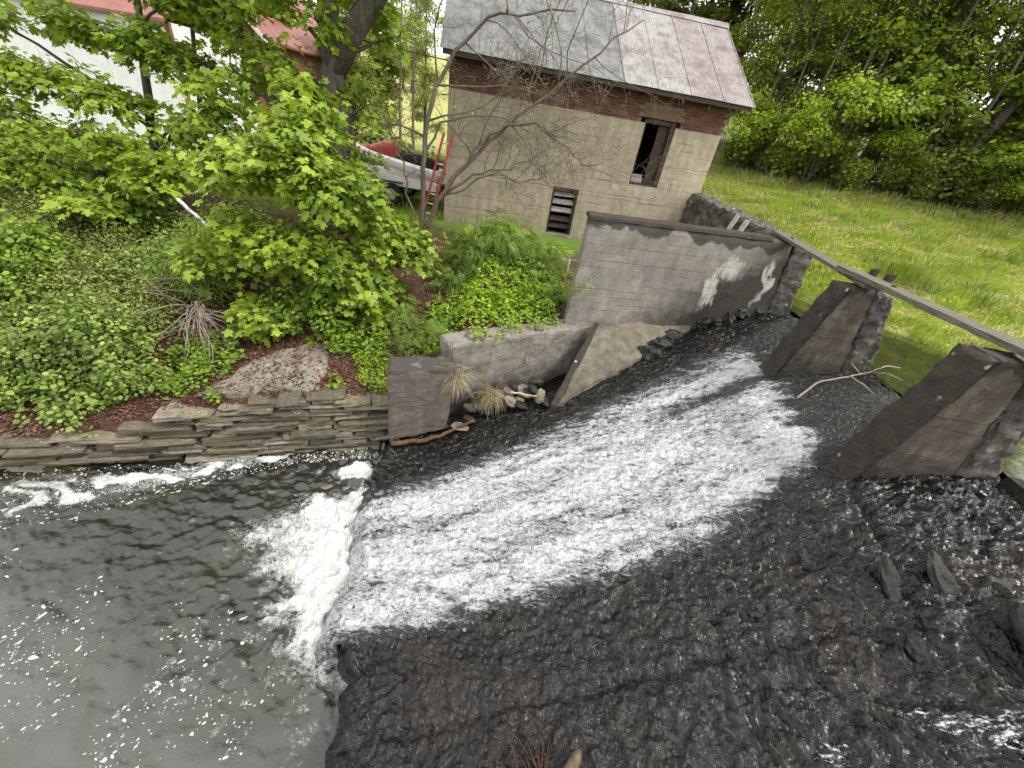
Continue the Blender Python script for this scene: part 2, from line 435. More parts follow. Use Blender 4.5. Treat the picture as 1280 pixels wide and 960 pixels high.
M['white_gel'] = m_plain('white_gelcoat', (0.8, 0.8, 0.8), 0.2, 0.04, 3, 0.0, 0.0, 0.6)
M['rubber'] = m_plain('black_rubber', (0.02, 0.02, 0.02), 0.8, 0.2, 10, 0.1)
M['barn_red'] = m_plain('barn_red_siding', (0.25, 0.105, 0.08), 0.8, 0.25, 5, 0.1)
M['barn_roof'] = m_plain('barn_roof', (0.24, 0.095, 0.075), 0.6, 0.2, 4, 0.1)
M['bark'] = m_bark('grey_bark', (0.05, 0.042, 0.034), (0.16, 0.14, 0.115))
M['bark_dark'] = m_bark('dark_bark', (0.035, 0.03, 0.024), (0.11, 0.095, 0.075))
M['bark_pale'] = m_bark('pale_twig', (0.20, 0.165, 0.125), (0.36, 0.31, 0.25))
M['bark_tan'] = m_bark('bare_twig_bark', (0.10, 0.08, 0.062), (0.20, 0.165, 0.13))
M['birch'] = m_bark('birch_bark', (0.06, 0.055, 0.05), (0.75, 0.74, 0.7), 3.0)
M['maple'] = m_leaf('maple_leaf', (0.1, 0.165, 0.016), (0.235, 0.345, 0.03), (0.4, 0.5, 0.055), 0.38)
M['maple_deep'] = m_leaf('deep_maple_leaf', (0.07, 0.12, 0.015), (0.165, 0.265, 0.028), (0.3, 0.41, 0.045), 0.36)
M['shrub'] = m_leaf('shrub_leaf', (0.075, 0.125, 0.022), (0.185, 0.265, 0.045), (0.36, 0.445, 0.1), 0.28)
M['thicket'] = m_leaf('thicket_leaf', (0.1, 0.125, 0.035), (0.215, 0.26, 0.058), (0.34, 0.4, 0.1), 0.3)
M['sumac'] = m_leaf('feathery_leaf', (0.095, 0.155, 0.026), (0.21, 0.315, 0.05), (0.34, 0.46, 0.09), 0.34)
M['cover'] = m_leaf('ground_cover_leaf', (0.1, 0.17, 0.012), (0.22, 0.36, 0.022), (0.38, 0.52, 0.035), 0.3)
M['forest'] = m_leaf('forest_leaf', (0.09, 0.135, 0.024), (0.215, 0.285, 0.045), (0.38, 0.45, 0.08), 0.48, vary=0.4)
M['forest_bright'] = m_leaf('bright_forest_leaf', (0.12, 0.19, 0.015), (0.25, 0.355, 0.028), (0.44, 0.54, 0.045), 0.38, vary=0.2)
M['far'] = m_leaf('far_leaf', (0.15, 0.2, 0.05), (0.27, 0.33, 0.09), (0.4, 0.45, 0.15), 0.3, vary=0.3)
M['grass'] = m_leaf('meadow_grass', (0.14, 0.2, 0.03), (0.265, 0.345, 0.05), (0.45, 0.47, 0.13), 0.3)
M['dry_grass'] = m_leaf('dry_grass', (0.22, 0.18, 0.09), (0.38, 0.32, 0.17), (0.52, 0.46, 0.28), 0.2)
M['dead_leaf'] = m_leaf('dead_leaf', (0.045, 0.022, 0.015), (0.115, 0.050, 0.035), (0.22, 0.13, 0.085), 0.1)

# ------------------------------------------------------------------ the place: heights
PX = np.array([-3.0, -1, 0, 1, 2, 3, 4, 4.6, 5.2, 5.6, 9]); PZ = np.array([0.16, 0.50, 0.81, 1.15, 1.52, 1.92, 2.3, 2.52, 2.64, 2.66, 2.66])
def bed_z(x): return np.interp(x, PX, PZ)
def toe_x(y): return -1.77 + (3.77 - np.asarray(y, float)) * 0.238
BLX = np.array([-60, -16, -7.2, -2.1, -1.1, 0.85, 5.45]); BLY = np.array([-14, 0.8, 3.45, 5.15, 5.95, 7.6, 8.5])
TPX = np.array([-60, -16, -7.2, -5, -3.7, -2.1, -1.5, -1.05, 0.85, 5.45]); TPZ = np.array([0.4, 0.35, 0.35, 0.82, 0.98, 0.95, 1.15, 1.75, 1.86, 2.2])
SHY = np.array([-60, 0, 4, 6, 7.0, 7.83, 8.3, 9.2]); SHX = np.array([30, 13, 11, 9, 7.9, 7.4, 6.9, 6.0])
POND_Z = 2.72
def ground_z(x, y):
    x = np.asarray(x, float); y = np.asarray(y, float)
    d = y - np.interp(x, BLX, BLY)
    n = fbm(x * 0.5, y * 0.5, 4, 3) * 0.10 + fbm(x * 2.1, y * 2.1, 3, 9) * 0.035
    bank = np.minimum(np.interp(x, TPX, TPZ) + 0.30 * np.maximum(d, 0), 2.5) + n * sstep(0.0, 1.0, d)
    far = np.maximum(0, y - 22); bank = bank + 0.075 * far * sstep(0, 25, far)
    left = np.where(d > 0, bank, -0.9)
    r = np.maximum(0, 0.4 * (x - 7) + 0.95 * (y - 8))
    mead = 2.76 + 0.135 * r * sstep(0, 3, r) - 0.05 * np.maximum(0, r - 22) + n
    sx = np.interp(y, SHY, SHX)
    wet = sstep(-0.15, 0.5, x - sx)
    right = np.where(y > 9.3, mead, 2.25 + (mead - 2.25) * wet)
    right = np.where((y < 9.3) & (x < 6.1), 2.2, right)
    k = sstep(5.35, 5.75, x)
    out = left * (1 - k) + right * k
    out = np.where((x > 5.45) & (y < 8.6) & (x < 5.75), 1.9, out)
    # the building keeps the yard flat
    return out

# ------------------------------------------------------------------ ground sheet
def axis(parts):
    a = [np.arange(s, e, st) for s, e, st in parts]; return np.concatenate(a)
gx = axis([(-600, -100, 50), (-100, -30, 7), (-30, -12, 0.8), (-12, 6.0, 0.14), (6.0, 14, 0.2), (14, 26, 0.6), (26, 60, 3), (60, 120, 10), (120, 601, 60)])
gy = axis([(-400, -40, 60), (-40, 0, 5), (0, 13, 0.14), (13, 26, 0.5), (26, 60, 2.5), (60, 140, 8), (140, 901, 60)])
GX, GY = np.meshgrid(gx, gy, indexing='ij')
GZ = ground_z(GX, GY)
far_hills = sstep(90, 500, np.hypot(GX, GY)) * 12
GZ = GZ + far_hills
def _ground_mat():
    t = MT('ground_soil')
    p = t.N('ShaderNodeNewGeometry').outputs['Position']
    s = t.sep(p)
    n = t.noise(1.2, p, detail=6); f = t.noise(14, p, detail=5, rough=0.7)
    soil = t.ramp(f, [(0.3, (0.030, 0.018, 0.013)), (0.55, (0.085, 0.045, 0.032)), (0.75, (0.15, 0.085, 0.06))])
    grass = t.ramp(f, [(0.3, (0.12, 0.17, 0.02)), (0.6, (0.25, 0.33, 0.04)), (0.8, (0.42, 0.43, 0.12))])
    patch = t.ramp(t.noise(0.45, t.coord((1, 2.6, 1), (0, 0, 0.4)), detail=5, rough=0.6), [(0.50, 0.0), (0.62, 0.75)])
    grass = t.mix(patch, grass, (0.42, 0.40, 0.14))
    field = t.ramp(t.noise(0.25, t.coord((0.3, 2, 1)), detail=3), [(0.35, (0.26, 0.275, 0.08)), (0.65, (0.34, 0.335, 0.12))])
    isr = t.ramp(t.math('ADD', t.math('MULTIPLY', s[0], 0.1), 0.0), [(0.53, 0.0), (0.58, 1.0)])
    yard = t.ramp(t.math('MULTIPLY', t.math('ADD', s[1], t.math('MULTIPLY', n, 3.0)), 0.05), [(0.58, 0.0), (0.66, 1.0)])
    ff = t.ramp(t.math('MULTIPLY', s[1], 0.01), [(0.26, 0.0), (0.34, 1.0)])
    c = t.mix(yard, soil, (0.12, 0.19, 0.03))
    c = t.mix(ff, c, field)
    c = t.mix(isr, c, grass)
    wood = t.ramp(t.math('MULTIPLY', t.math('ADD', t.math('MULTIPLY', s[0], 0.45), s[1]), 0.02), [(0.50, 0.0), (0.56, 1.0)])
    wood = t.math('MULTIPLY', wood, isr)
    c = t.mix(wood, c, t.ramp(f, [(0.3, (0.05, 0.055, 0.02)), (0.6, (0.11, 0.12, 0.04)), (0.8, (0.20, 0.19, 0.08))]))
    mud = t.ramp(t.math('SUBTRACT', s[2], t.math('MULTIPLY', n, 0.12)), [(2.68 / 4, 1.0), (2.76 / 4, 0.0)])
    return t.fin(c, 0.95, t.bump(f, 0.6, 0.05), 0.15)
ground = obj('ground', mesh_np('ground', np.stack([GX, GY, GZ], -1).reshape(-1, 3), grid_faces(len(gx), len(gy)), True), _ground_mat())
ground['kind'] = 'structure'

# ------------------------------------------------------------------ spillway bed
def base_line_y(x):      # where the bed meets the left bank masonry
    return np.interp(x, [-3, -1.9, -0.96, 0.1, 0.81, 1.78, 2.41, 3.51, 4.2, 5.6], [4.75, 4.75, 5.15, 5.6, 5.72, 6.3, 6.85, 7.95, 8.15, 8.45])
FDIR = np.array([-1.0, -0.42]); FDIR /= np.linalg.norm(FDIR)
def facets(a, c, seed, amp, tilt):
    """broken rock: every cell its own height and lean, dark crevices between"""
    x0 = np.floor(a); y0 = np.floor(c); best = np.full(a.shape, 9.0); sec = np.full(a.shape, 9.0); hh = np.zeros(a.shape)
    for i in (-1, 0, 1):
        for j in (-1, 0, 1):
            u = [_hash(x0 + i, y0 + j, seed + q * 7) / 4294967295.0 for q in range(5)]
            dx = a - (x0 + i + u[0]); dy = c - (y0 + j + u[1]); d = np.hypot(dx, dy)
            h = (u[2] - 0.5) * amp + (dx * (u[3] - 0.62) + dy * (u[4] - 0.5)) * tilt
            near = d < best; sec = np.where(near, best, np.minimum(sec, d)); hh = np.where(near, h, hh); best = np.where(near, d, best)
    return hh, sec - best
def bed_rough(x, y):
    a = x * -FDIR[0] + y * -FDIR[1]; c = -x * FDIR[1] + y * FDIR[0]
    wx = fbm(x * 2.5, y * 2.5, 3, 5) * 0.45; wy = fbm(x * 2.5 + 9, y * 2.5, 3, 6) * 0.45
    coarse = 0.25 + 0.75 * sstep(1.2, 3.4, x) * sstep(4.4, 2.4, y)
    h1, e1 = facets(a * 4.6 + wx * 1.6, c * 2.6 + wy * 1.6, 21, 0.05, 0.14)
    h2, e2 = facets(a * 12 + wx * 2.2, c * 8.0 + wy * 2.2, 33, 0.034, 0.095)
    h3, e3 = facets(a * 27 + wx * 3, c * 20 + wy * 3, 47, 0.018, 0.048)
    h = 0.75 * coarse * (h1 - 0.045 * sstep(0.10, 0.0, e1)) + (0.30 + 0.60 * coarse) * (h2 - 0.028 * sstep(0.18, 0.0, e2)) + (h3 - 0.012 * sstep(0.22, 0.0, e3))
    h = h + fbm(x * 1.1, y * 1.1, 3, 2) * 0.03 + fbm(a * 7, c * 13, 3, 12) * 0.012
    seam = np.abs((x - 4.05) + (3.3 - y) * 0.16 + 0.05 * fbm(x * 2, y * 2, 2, 14)); h = h - 0.07 * np.exp(-(seam / 0.035) ** 2) * sstep(3.6, 3.3, y) * sstep(1.2, 2.0, y)
    seam2 = np.abs((y - 1.42) - (x - 1.2) * 0.22 + 0.06 * fbm(x * 1.5, y * 1.5, 2, 15)); h = h - 0.035 * np.exp(-(seam2 / 0.05) ** 2)
    h = h * (1 - 0.85 * sstep(4.6, 5.0, x) * sstep(5.7, 5.3, y) * sstep(3.7, 4.0, y))      # worn smooth where the water slides over the crest
    return h
cell = 0.019
ys = np.concatenate([np.arange(-2.6, 0.2, 0.07), np.arange(0.2, 8.6, cell)]); n_s = int(7.4 / cell)
S, YY = np.meshgrid(np.linspace(0, 1, n_s), ys, indexing='ij')
LIPN = 0.15 * fbm(YY * 1.3, YY * 0, 4, 201) + 0.04 * fbm(YY * 6, YY * 0 + 2, 3, 203)
TX = toe_x(YY) + LIPN; XX = TX + S * (5.75 - TX)
ZZ = bed_z(XX) + bed_rough(XX, YY)
edge_dist = XX - TX
ZZ = ZZ - 0.10 * sstep(0.12, 0.0, edge_dist) + 0.05 * sstep(0.3, 0.12, edge_dist) * sstep(0.0, 0.12, edge_dist)
beyond = YY > base_line_y(XX) + 0.45
ZZ = np.where(beyond, np.minimum(ZZ, bed_z(XX) - 0.3), ZZ)
# the lip of the apron drops into the pool, the upstream face drops into the pond
row_lip = np.stack([TX[0] - 0.05 - 0.05 * fbm(ys * 3, ys * 0, 3, 3), ys, np.full(len(ys), -0.7)], -1)
row_lip_mid = np.stack([TX[0] - 0.03 - 0.07 * fbm(ys * 4, ys * 0 + 5, 3, 7), ys, np.full(len(ys), 0.04)], -1)
row_up = np.stack([np.full(len(ys), 5.80), ys, np.full(len(ys), 1.5)], -1)
BV = np.concatenate([row_lip, row_lip_mid, np.stack([XX, YY, ZZ], -1).reshape(-1, 3), row_up])
bedm = mesh_np('spillway_bed', BV, grid_faces(n_s + 3, len(ys)), True)
def _bed_mat():
    t = MT('wet_spillway_bed')
    fl = t.coord((1.0, 1.6, 1.0), (0, 0, R(-23)))
    n = t.noise(9, fl, detail=7, rough=0.72); f = t.noise(38, fl, detail=5, rough=0.75)
    c = t.ramp(n, [(0.34, (0.003, 0.0029, 0.0026)), (0.55, (0.009, 0.0084, 0.0072)), (0.75, (0.027, 0.0245, 0.0205))])
    c = t.mix(t.ramp(t.noise(1.1, detail=5), [(0.55, 0.0), (0.72, 0.35)]), c, (0.050, 0.030, 0.021))
    c = t.mix(t.ramp(t.noise(2.3, detail=5), [(0.60, 0.0), (0.75, 0.35)]), c, (0.032, 0.038, 0.016))
    sp = t.ramp(t.noise(55, fl, detail=2), [(0.68, 0.0), (0.76, 0.6)])
    sp = t.math('MULTIPLY', sp, t.ramp(t.noise(1.9, fl, detail=4), [(0.50, 0.0), (0.68, 1.0)]))
    c = t.mix(sp, c, (0.5, 0.5, 0.5))
    rf = t.attr('riffle')
    cr = t.noise(16, t.coord((0.8, 2.4, 1), (0, 0, R(-23))), detail=6, rough=0.7)
    c = t.mix(t.ramp(t.math('ADD', cr, t.math('MULTIPLY', t.math('SUBTRACT', rf, 1.0), 0.4)), [(0.50, 0.0), (0.62, 0.85)]), c, (0.72, 0.75, 0.76))
    fk = t.voro(34, t.coord((1.0, 0.75, 1.0), (0, 0, R(-23))), 'F1', 'Distance')
    h = t.math('ADD', t.math('MULTIPLY', n, 0.5), t.math('SUBTRACT', t.math('MULTIPLY', f, 0.5), t.math('MULTIPLY', fk, 0.7)))
    return t.fin(c, t.ramp(n, [(0.3, 0.05), (0.75, 0.17)]), t.bump(h, 0.7, 0.02), 0.34)
flat_x = BV[:, 0]; flat_y = BV[:, 1]
riff = sstep(0.42, 0.0, np.abs(flat_y - (1.22 + (flat_x - 3.1) * 0.06 - 0.05)) ) * sstep(1.9, 2.9, flat_x) * (0.9 + 1.1 * fbm(flat_x * 1.6, flat_y * 3, 3, 91))
riff = np.maximum(riff, sstep(0.3, 0.0, np.abs(flat_y - 0.62)) * sstep(1.6, 2.4, flat_x) * 0.6)
at = bedm.attributes.new('riffle', 'FLOAT', 'POINT'); at.data.foreach_set('value', np.clip(riff, 0, 1).astype(np.float32))
spill = obj('spillway_bed', bedm, _bed_mat()); spill['kind'] = 'structure'

# ------------------------------------------------------------------ falling water over the bed
POLY = np.array([(5.7, 8.1), (4.9, 7.7), (3.95, 6.95), (2.9, 6.45), (1.72, 5.80), (0.8, 5.25), (-0.08, 4.75), (-1.46, 4.05), (-2.4, 3.75), (-2.2, 2.6), (-1.8, 1.45), (-1.2, 1.50), (-0.07, 1.86), (1.05, 2.14), (2.19, 2.46), (2.94, 2.94), (3.6, 3.42), (4.05, 3.72), (4.7, 3.95), (5.7, 3.9)])
def poly_sdf(x, y, P):
    d = np.full(x.shape, 1e9); inside = np.zeros(x.shape, bool); n = len(P)
    for i in range(n):
        a = P[i]; b = P[(i + 1) % n]; e = b - a
        wx = x - a[0]; wy = y - a[1]
        t_ = np.clip((wx * e[0] + wy * e[1]) / (e @ e), 0, 1)
        d = np.minimum(d, np.hypot(wx - e[0] * t_, wy - e[1] * t_))
        c = ((a[1] > y) != (b[1] > y)) & (x < (b[0] - a[0]) * (y - a[1]) / (b[1] - a[1] + 1e-12) + a[0])
        inside ^= c
    return np.where(inside, d, -d)
cw = 0.022
cys = np.arange(1.1, 8.2, cw); cns = int(7.7 / cw)
S2, Y2 = np.meshgrid(np.linspace(-0.055, 0.995, cns), cys, indexing='ij')
T2 = toe_x(Y2) + 0.15 * fbm(Y2 * 1.3, Y2 * 0, 4, 201) + 0.04 * fbm(Y2 * 6, Y2 * 0 + 2, 3, 203); X2 = T2 + S2 * (5.75 - T2)
sd = poly_sdf(X2, Y2, POLY) + 0.10 * fbm(X2 * 2.2, Y2 * 2.2, 4, 55) + 0.05 * fbm(X2 * 7, Y2 * 7, 3, 56)
A2 = -(X2 * FDIR[0] + Y2 * FDIR[1]); C2 = -X2 * FDIR[1] + Y2 * FDIR[0]
strand = fbm(A2 * 0.9, C2 * 5.5, 4, 61)
start = sstep(4.25, 3.75, X2 + 0.25 * fbm(X2 * 1.5, Y2 * 3.0, 3, 71) - 0.10 * (Y2 - 4.5))
tongue = np.exp(-((C2 + 3.66 + 0.08 * fbm(X2 * 2, Y2 * 2, 2, 90)) / 0.15) ** 2) * sstep(1.8, 3.1, X2)       # dark tongue between the two flows
dens = sstep(-0.06, 0.45, sd) * start
leftside = sstep(0.95, 0.25, sd) * sstep(3.9, 4.4, Y2 - (X2 * 0.40))               # thin dark water along the left bank
dens = dens * (1 - 0.55 * leftside) + 0.22 * strand * dens
dens = dens * (1 - 0.55 * sstep(5.3, 6.2, Y2 - X2 * 0.22) * sstep(0.2, 0.6, np.abs(strand)))
lip_veil = sstep(0.45, 0.05, X2 - T2)
dens = dens * (0.86 + 0.30 * fbm(A2 * 0.5, C2 * 2.6, 3, 88) + 0.12 * fbm(A2 * 2.2, C2 * 8, 2, 89))
dens = dens * (1 - 0.8 * tongue)
dens = np.clip(dens - 0.10 * lip_veil * sstep(0.0, 0.2, X2 - T2), 0, 1)
l1, l2, li = worley(A2 * 9 + 0.5 * fbm(A2 * 4, C2 * 4, 2, 77), C2 * 15, 78)
k1, k2, ki = worley(A2 * 22 + 0.4 * fbm(A2 * 9, C2 * 9, 2, 79), C2 * 30, 80)
lump = (1 - l1) * 0.6 + (1 - k1) * 0.35
thick = sstep(-0.02, 0.16, sd)
Z2 = bed_z(X2) - 0.085 + 0.6 * bed_rough(X2, Y2) * sstep(5.0, 4.5, X2) + 0.13 * thick + 0.02 * sstep(4.5, 5.0, X2) + dens * (0.105 * lump - 0.02) + (0.012 * fbm(A2 * 3, C2 * 9, 3, 83) + 0.018 * fbm(A2 * 0.9, C2 * 11, 3, 84)) * thick
fall = np.clip((T2 + 0.02 - X2) / 0.34, 0, 1)
Z2 = Z2 * (1 - fall ** 1.5) + (0.06 * lump + 0.0) * fall ** 1.5 - 0.05 * sstep(0.8, 1.0, fall)
calm = sstep(4.2, 4.9, X2)
Z2 = np.where(X2 > 4.0, Z2 - calm * 0.0, Z2)
cascade_me = mesh_np('cascade_water', np.stack([X2, Y2, Z2], -1).reshape(-1, 3), grid_faces(cns, len(cys)), True,
                     {'foam': dens.ravel(), 'lump': np.clip(lump, 0, 1).ravel()})
# keep only faces near the flow
bm = bmesh.new(); bm.from_mesh(cascade_me)
keep = (sd > np.where(X2 < T2 + 0.05, 0.10, -0.10)).ravel(); bm.verts.ensure_lookup_table()
bmesh.ops.delete(bm, geom=[v for v in bm.verts if not keep[v.index]], context='VERTS')
bm.to_mesh(cascade_me); bm.free()
def _cascade_mat():
    t = MT('white_water')
    fo = t.attr('foam'); lu = t.attr('lump')
    fl = t.coord((0.65, 1.5, 1.0), (0, 0, R(-23)))
    def ridge(scale, st, det):
        v = t.coord(st, (0, 0, R(-23))); n_ = t.noise(scale, v, detail=det, rough=0.55, dist=0.9)
        return t.math('SUBTRACT', 1.0, t.math('MULTIPLY', t.math('ABSOLUTE', t.math('SUBTRACT', n_, 0.5)), 5.0), True)
    r1 = ridge(9, (0.55, 1.3, 1.0), 3); r2 = ridge(21, (0.6, 1.3, 1.0), 3)
    a = t.noise(14, fl, detail=4, rough=0.6); b = t.noise(40, fl, detail=3, rough=0.6)
    lng = t.noise(8, t.coord((0.13, 1.9, 1.0), (0, 0, R(-23))), detail=5, rough=0.62)
    pat = t.math('ADD', t.math('MULTIPLY', r1, 0.30), t.math('ADD', t.math('MULTIPLY', r2, 0.20), t.math('MULTIPLY', lu, 0.14)))
    pat = t.math('ADD', pat, t.math('ADD', t.math('MULTIPLY', b, 0.16), t.math('MULTIPLY', t.math('SUBTRACT', lng, 0.5), 0.85)))
    m = t.math('ADD', pat, t.math('MULTIPLY', t.math('SUBTRACT', fo, 1.0), 0.62))
    mask2 = t.math('MULTIPLY', t.ramp(m, [(0.08, 0.0), (0.26, 0.38), (0.48, 0.82), (0.70, 1.0)]), t.ramp(fo, [(0.01, 0.0), (0.12, 1.0)]))
    dark = t.mix(fo, (0.016, 0.016, 0.014), (0.055, 0.060, 0.060))
    white = t.ramp(b, [(0.30, (0.42, 0.445, 0.455)), (0.55, (0.60, 0.615, 0.615)), (0.70, (0.72, 0.725, 0.72))])
    col = t.mix(mask2, dark, white)
    return t.fin(col, t.math('ADD', 0.08, t.math('MULTIPLY', mask2, 0.4)), t.bump(t.math('ADD', r1, t.math('ADD', t.math('MULTIPLY', r2, 0.6), t.math('MULTIPLY', b, 0.5))), 0.8, 0.025), 0.4)
cascade = obj('cascade_water', cascade_me, _cascade_mat()); cascade['kind'] = 'structure'

# ------------------------------------------------------------------ pool below
def wave_h(x, y):
    near = np.exp(-np.maximum(0, toe_x(y) - x) / 1.5) * sstep(0.9, 1.8, y)
    w = fbm(x * 2.1 + 0.4 * fbm(x, y, 2, 100), y * 3.4 + 0.5 * fbm(x, y, 2, 104), 4, 101, 0.55)
    rip = np.abs(fbm(x * 4.4 + y * 1.6, y * 5.0, 3, 111))
    mid = sstep(0.6, 2.2, y) * 0.4 + 0.6
    return 0.030 * w * mid + 0.026 * (rip - 0.25) * mid + near * (0.10 * fbm(x * 5, y * 5, 4, 121) + 0.06)
pc = 0.024
px_ = np.concatenate([np.arange(-40, -9, 1.0), np.arange(-9, -0.75, pc)]); py_ = np.concatenate([np.arange(-14, -0.6, 0.8), np.arange(-0.6, 5.5, pc)])
PXX, PYY = np.meshgrid(px_, py_, indexing='ij')
PH = wave_h(PXX, PYY)
back = toe_x(PYY) - PXX                                          # distance downstream of the lip
jn = fbm(PXX * 1.8, PYY * 2.6, 4, 131); jf = fbm(PXX * 6, PYY * 8, 4, 135)
reach = np.interp(PYY, [1.0, 1.4, 1.9, 2.4, 2.9, 3.3, 3.7, 4.1], [0.4, 0.8, 1.15, 1.5, 2.3, 2.2, 1.2, 0.4])
jump = sstep(1.0, 0.15, (back + 0.40 * jn + 0.16 * jf) / (reach + 0.02)) * sstep(1.3, 1.75, PYY + 0.2 * jn) * sstep(4.2, 3.7, PYY)
bl = np.interp(PXX, BLX, BLY) - 0.2 - PYY                        # distance out from the stone bank
width = np.interp(PXX, [-9, -7, -5.5, -4.6, -3.7, -3.4], [1.6, 1.1, 0.75, 0.42, 0.16, 0.0])
swirl = fbm(PXX * 1.6 + 1.2 * fbm(PXX, PYY, 2, 141), PYY * 4.2 + 1.4 * fbm(PXX * 1.2, PYY * 1.2, 2, 142), 4, 143)
scum = sstep(1.0, 0.45, (np.abs(bl - width * 0.62) / (width * 0.5 + 0.01))) * (0.40 + 0.75 * sstep(-0.1, 0.35, swirl)) * sstep(-3.35, -3.8, PXX) * (1 - 0.45 * sstep(-4.6, -6.2, PXX))
patch = sstep(0.30, 0.18, np.hypot((PXX + 2.28) * 0.9, (PYY - 4.32) * 1.2) + 0.10 * jn + 0.05 * jf)
eddy = sstep(0.20, 0.05, np.abs(np.hypot((PXX + 2.1) * 0.8, PYY - 0.7) - 0.75 - 0.25 * jn)) * 0.22 * sstep(0.0, 0.35, jf + 0.2)
foam_p = np.clip(np.maximum.reduce([jump, scum, patch, eddy]), 0, 1)
sky_sheen_milk = np.clip(sstep(2.3, 0.6, PYY + 0.25 * (PXX + 4) + 0.35 * jn), 0, 1) * 0.8 + 0.35 * np.exp(-np.maximum(0, back) / 0.9) * sstep(1.0, 1.6, PYY)  # first term paints the sky reflection as grey; second is aerated water below the lip
PH = PH + 0.07 * jump * (0.6 + fbm(PXX * 9, PYY * 9, 3, 151)) + 0.006 * foam_p
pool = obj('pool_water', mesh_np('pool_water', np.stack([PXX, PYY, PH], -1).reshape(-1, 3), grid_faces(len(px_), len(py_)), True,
           {'foam': foam_p.ravel(), 'sky_sheen_milk': sky_sheen_milk.ravel()}), None)
def _pool_mat():
    t = MT('dark_stream_water')
    fo = t.attr('foam'); mi = t.attr('sky_sheen_milk')
    a = t.noise(13, t.coord((1, 1.5, 1)), detail=6, rough=0.7, dist=0.8); b = t.noise(48, detail=4, rough=0.7)
    rg_ = t.math('SUBTRACT', 1.0, t.math('MULTIPLY', t.math('ABSOLUTE', t.math('SUBTRACT', t.noise(9, t.coord((1, 1.4, 1)), detail=4, rough=0.6, dist=1.2), 0.5)), 6.0), True)
    m = t.math('ADD', t.math('MULTIPLY', fo, 0.70), t.math('ADD', t.math('MULTIPLY', a, 0.35), t.math('ADD', t.math('MULTIPLY', b, 0.22), t.math('MULTIPLY', rg_, 0.24))))
    mask = t.math('MULTIPLY', t.ramp(m, [(0.60, 0.0), (0.78, 0.45), (1.05, 1.0)]), t.ramp(fo, [(0.03, 0.0), (0.12, 1.0)]))
    col = t.mix(t.ramp(mi, [(0.0, 0.0), (1.0, 0.9)]), (0.009, 0.0082, 0.005), (0.085, 0.083, 0.076))  # dark water blended towards the painted grey sky sheen
    olive = t.ramp(t.noise(1.3, detail=3), [(0.45, 0.0), (0.7, 0.6)])
    col = t.mix(olive, col, (0.035, 0.033, 0.014))
    col = t.mix(mask, col, t.ramp(b, [(0.3, (0.32, 0.335, 0.33)), (0.6, (0.58, 0.59, 0.57))]))
    h = t.math('ADD', t.math('MULTIPLY', t.noise(7, t.coord((1, 1.7, 1)), detail=4, dist=0.5), 1.2), t.math('MULTIPLY', a, 0.6))
    return t.fin(col, t.math('ADD', 0.045, t.math('MULTIPLY', mask, 0.5)), t.bump(t.math('ADD', h, t.math('MULTIPLY', t.math('MULTIPLY', b, mask), 1.6)), 0.4, 0.04), 0.75)
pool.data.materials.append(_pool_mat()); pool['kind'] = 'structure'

# foam flecks drifting in the slack water
def flecks():
    n = 3600
    fx = RNG.uniform(-6.4, -1.9, n); fy = RNG.uniform(0.25, 2.3, n)
    dn = fbm(fx * 1.2, fy * 1.2, 3, 161)
    ok = RNG.random(n) < (0.25 + dn) * sstep(2.35, 1.3, fy + 0.12 * (fx + 4)) * 1.2
    fx, fy = fx[ok], fy[ok]; n = len(fx)
    n2 = 1500
    sx2 = RNG.uniform(-8, -2.3, n2); w = np.interp(sx2, [-9, -7, -5.5, -4.6, -3.7, -3.4], [1.6, 1.2, 0.95, 0.6, 0.3, 0.2])
    sy2 = np.interp(sx2, BLX, BLY) - 0.24 - RNG.random(n2) * w * 1.1
    fx = np.concatenate([fx, sx2]); fy = np.concatenate([fy, sy2]); n = len(fx)
    sz = np.minimum(0.0058 * np.exp(RNG.normal(0, 0.5, n)), 0.018)
    ang = R(35) + RNG.normal(0, 0.7, n); el = 1 + RNG.gamma(1.2, 0.5, n)
    k = 7; th = np.arange(k) / k * 2 * math.pi
    rr = sz[:, None] * RNG.uniform(0.55, 1.2, (n, k))
    lx = np.cos(th) * rr * el[:, None]; ly = np.sin(th) * rr
    X = fx[:, None] + lx * np.cos(ang)[:, None] - ly * np.sin(ang)[:, None]; Y = fy[:, None] + lx * np.sin(ang)[:, None] + ly * np.cos(ang)[:, None]
    Zt = wave_h(X, Y)
    ctr = np.stack([fx, fy, wave_h(fx, fy) + 0.010 + sz * 0.25], -1)
    V = np.concatenate([np.stack([X, Y, Zt + 0.002], -1).reshape(-1, 3), ctr])
    i = np.arange(n)[:, None]; s = np.arange(k)[None, :]
    F = np.stack([i * k + s, i * k + (s + 1) % k, np.broadcast_to(n * k + i, (n, k))], -1).reshape(-1, 3)
    o = obj('foam_flecks', mesh_np('foam_flecks', V, F, True), m_plain('foam_fleck', (0.42, 0.42, 0.40), 0.6, 0.15, 30, 0.2))
    tag(o, 'white foam flecks drifting on the dark pool', 'foam', kind='stuff')
flecks()

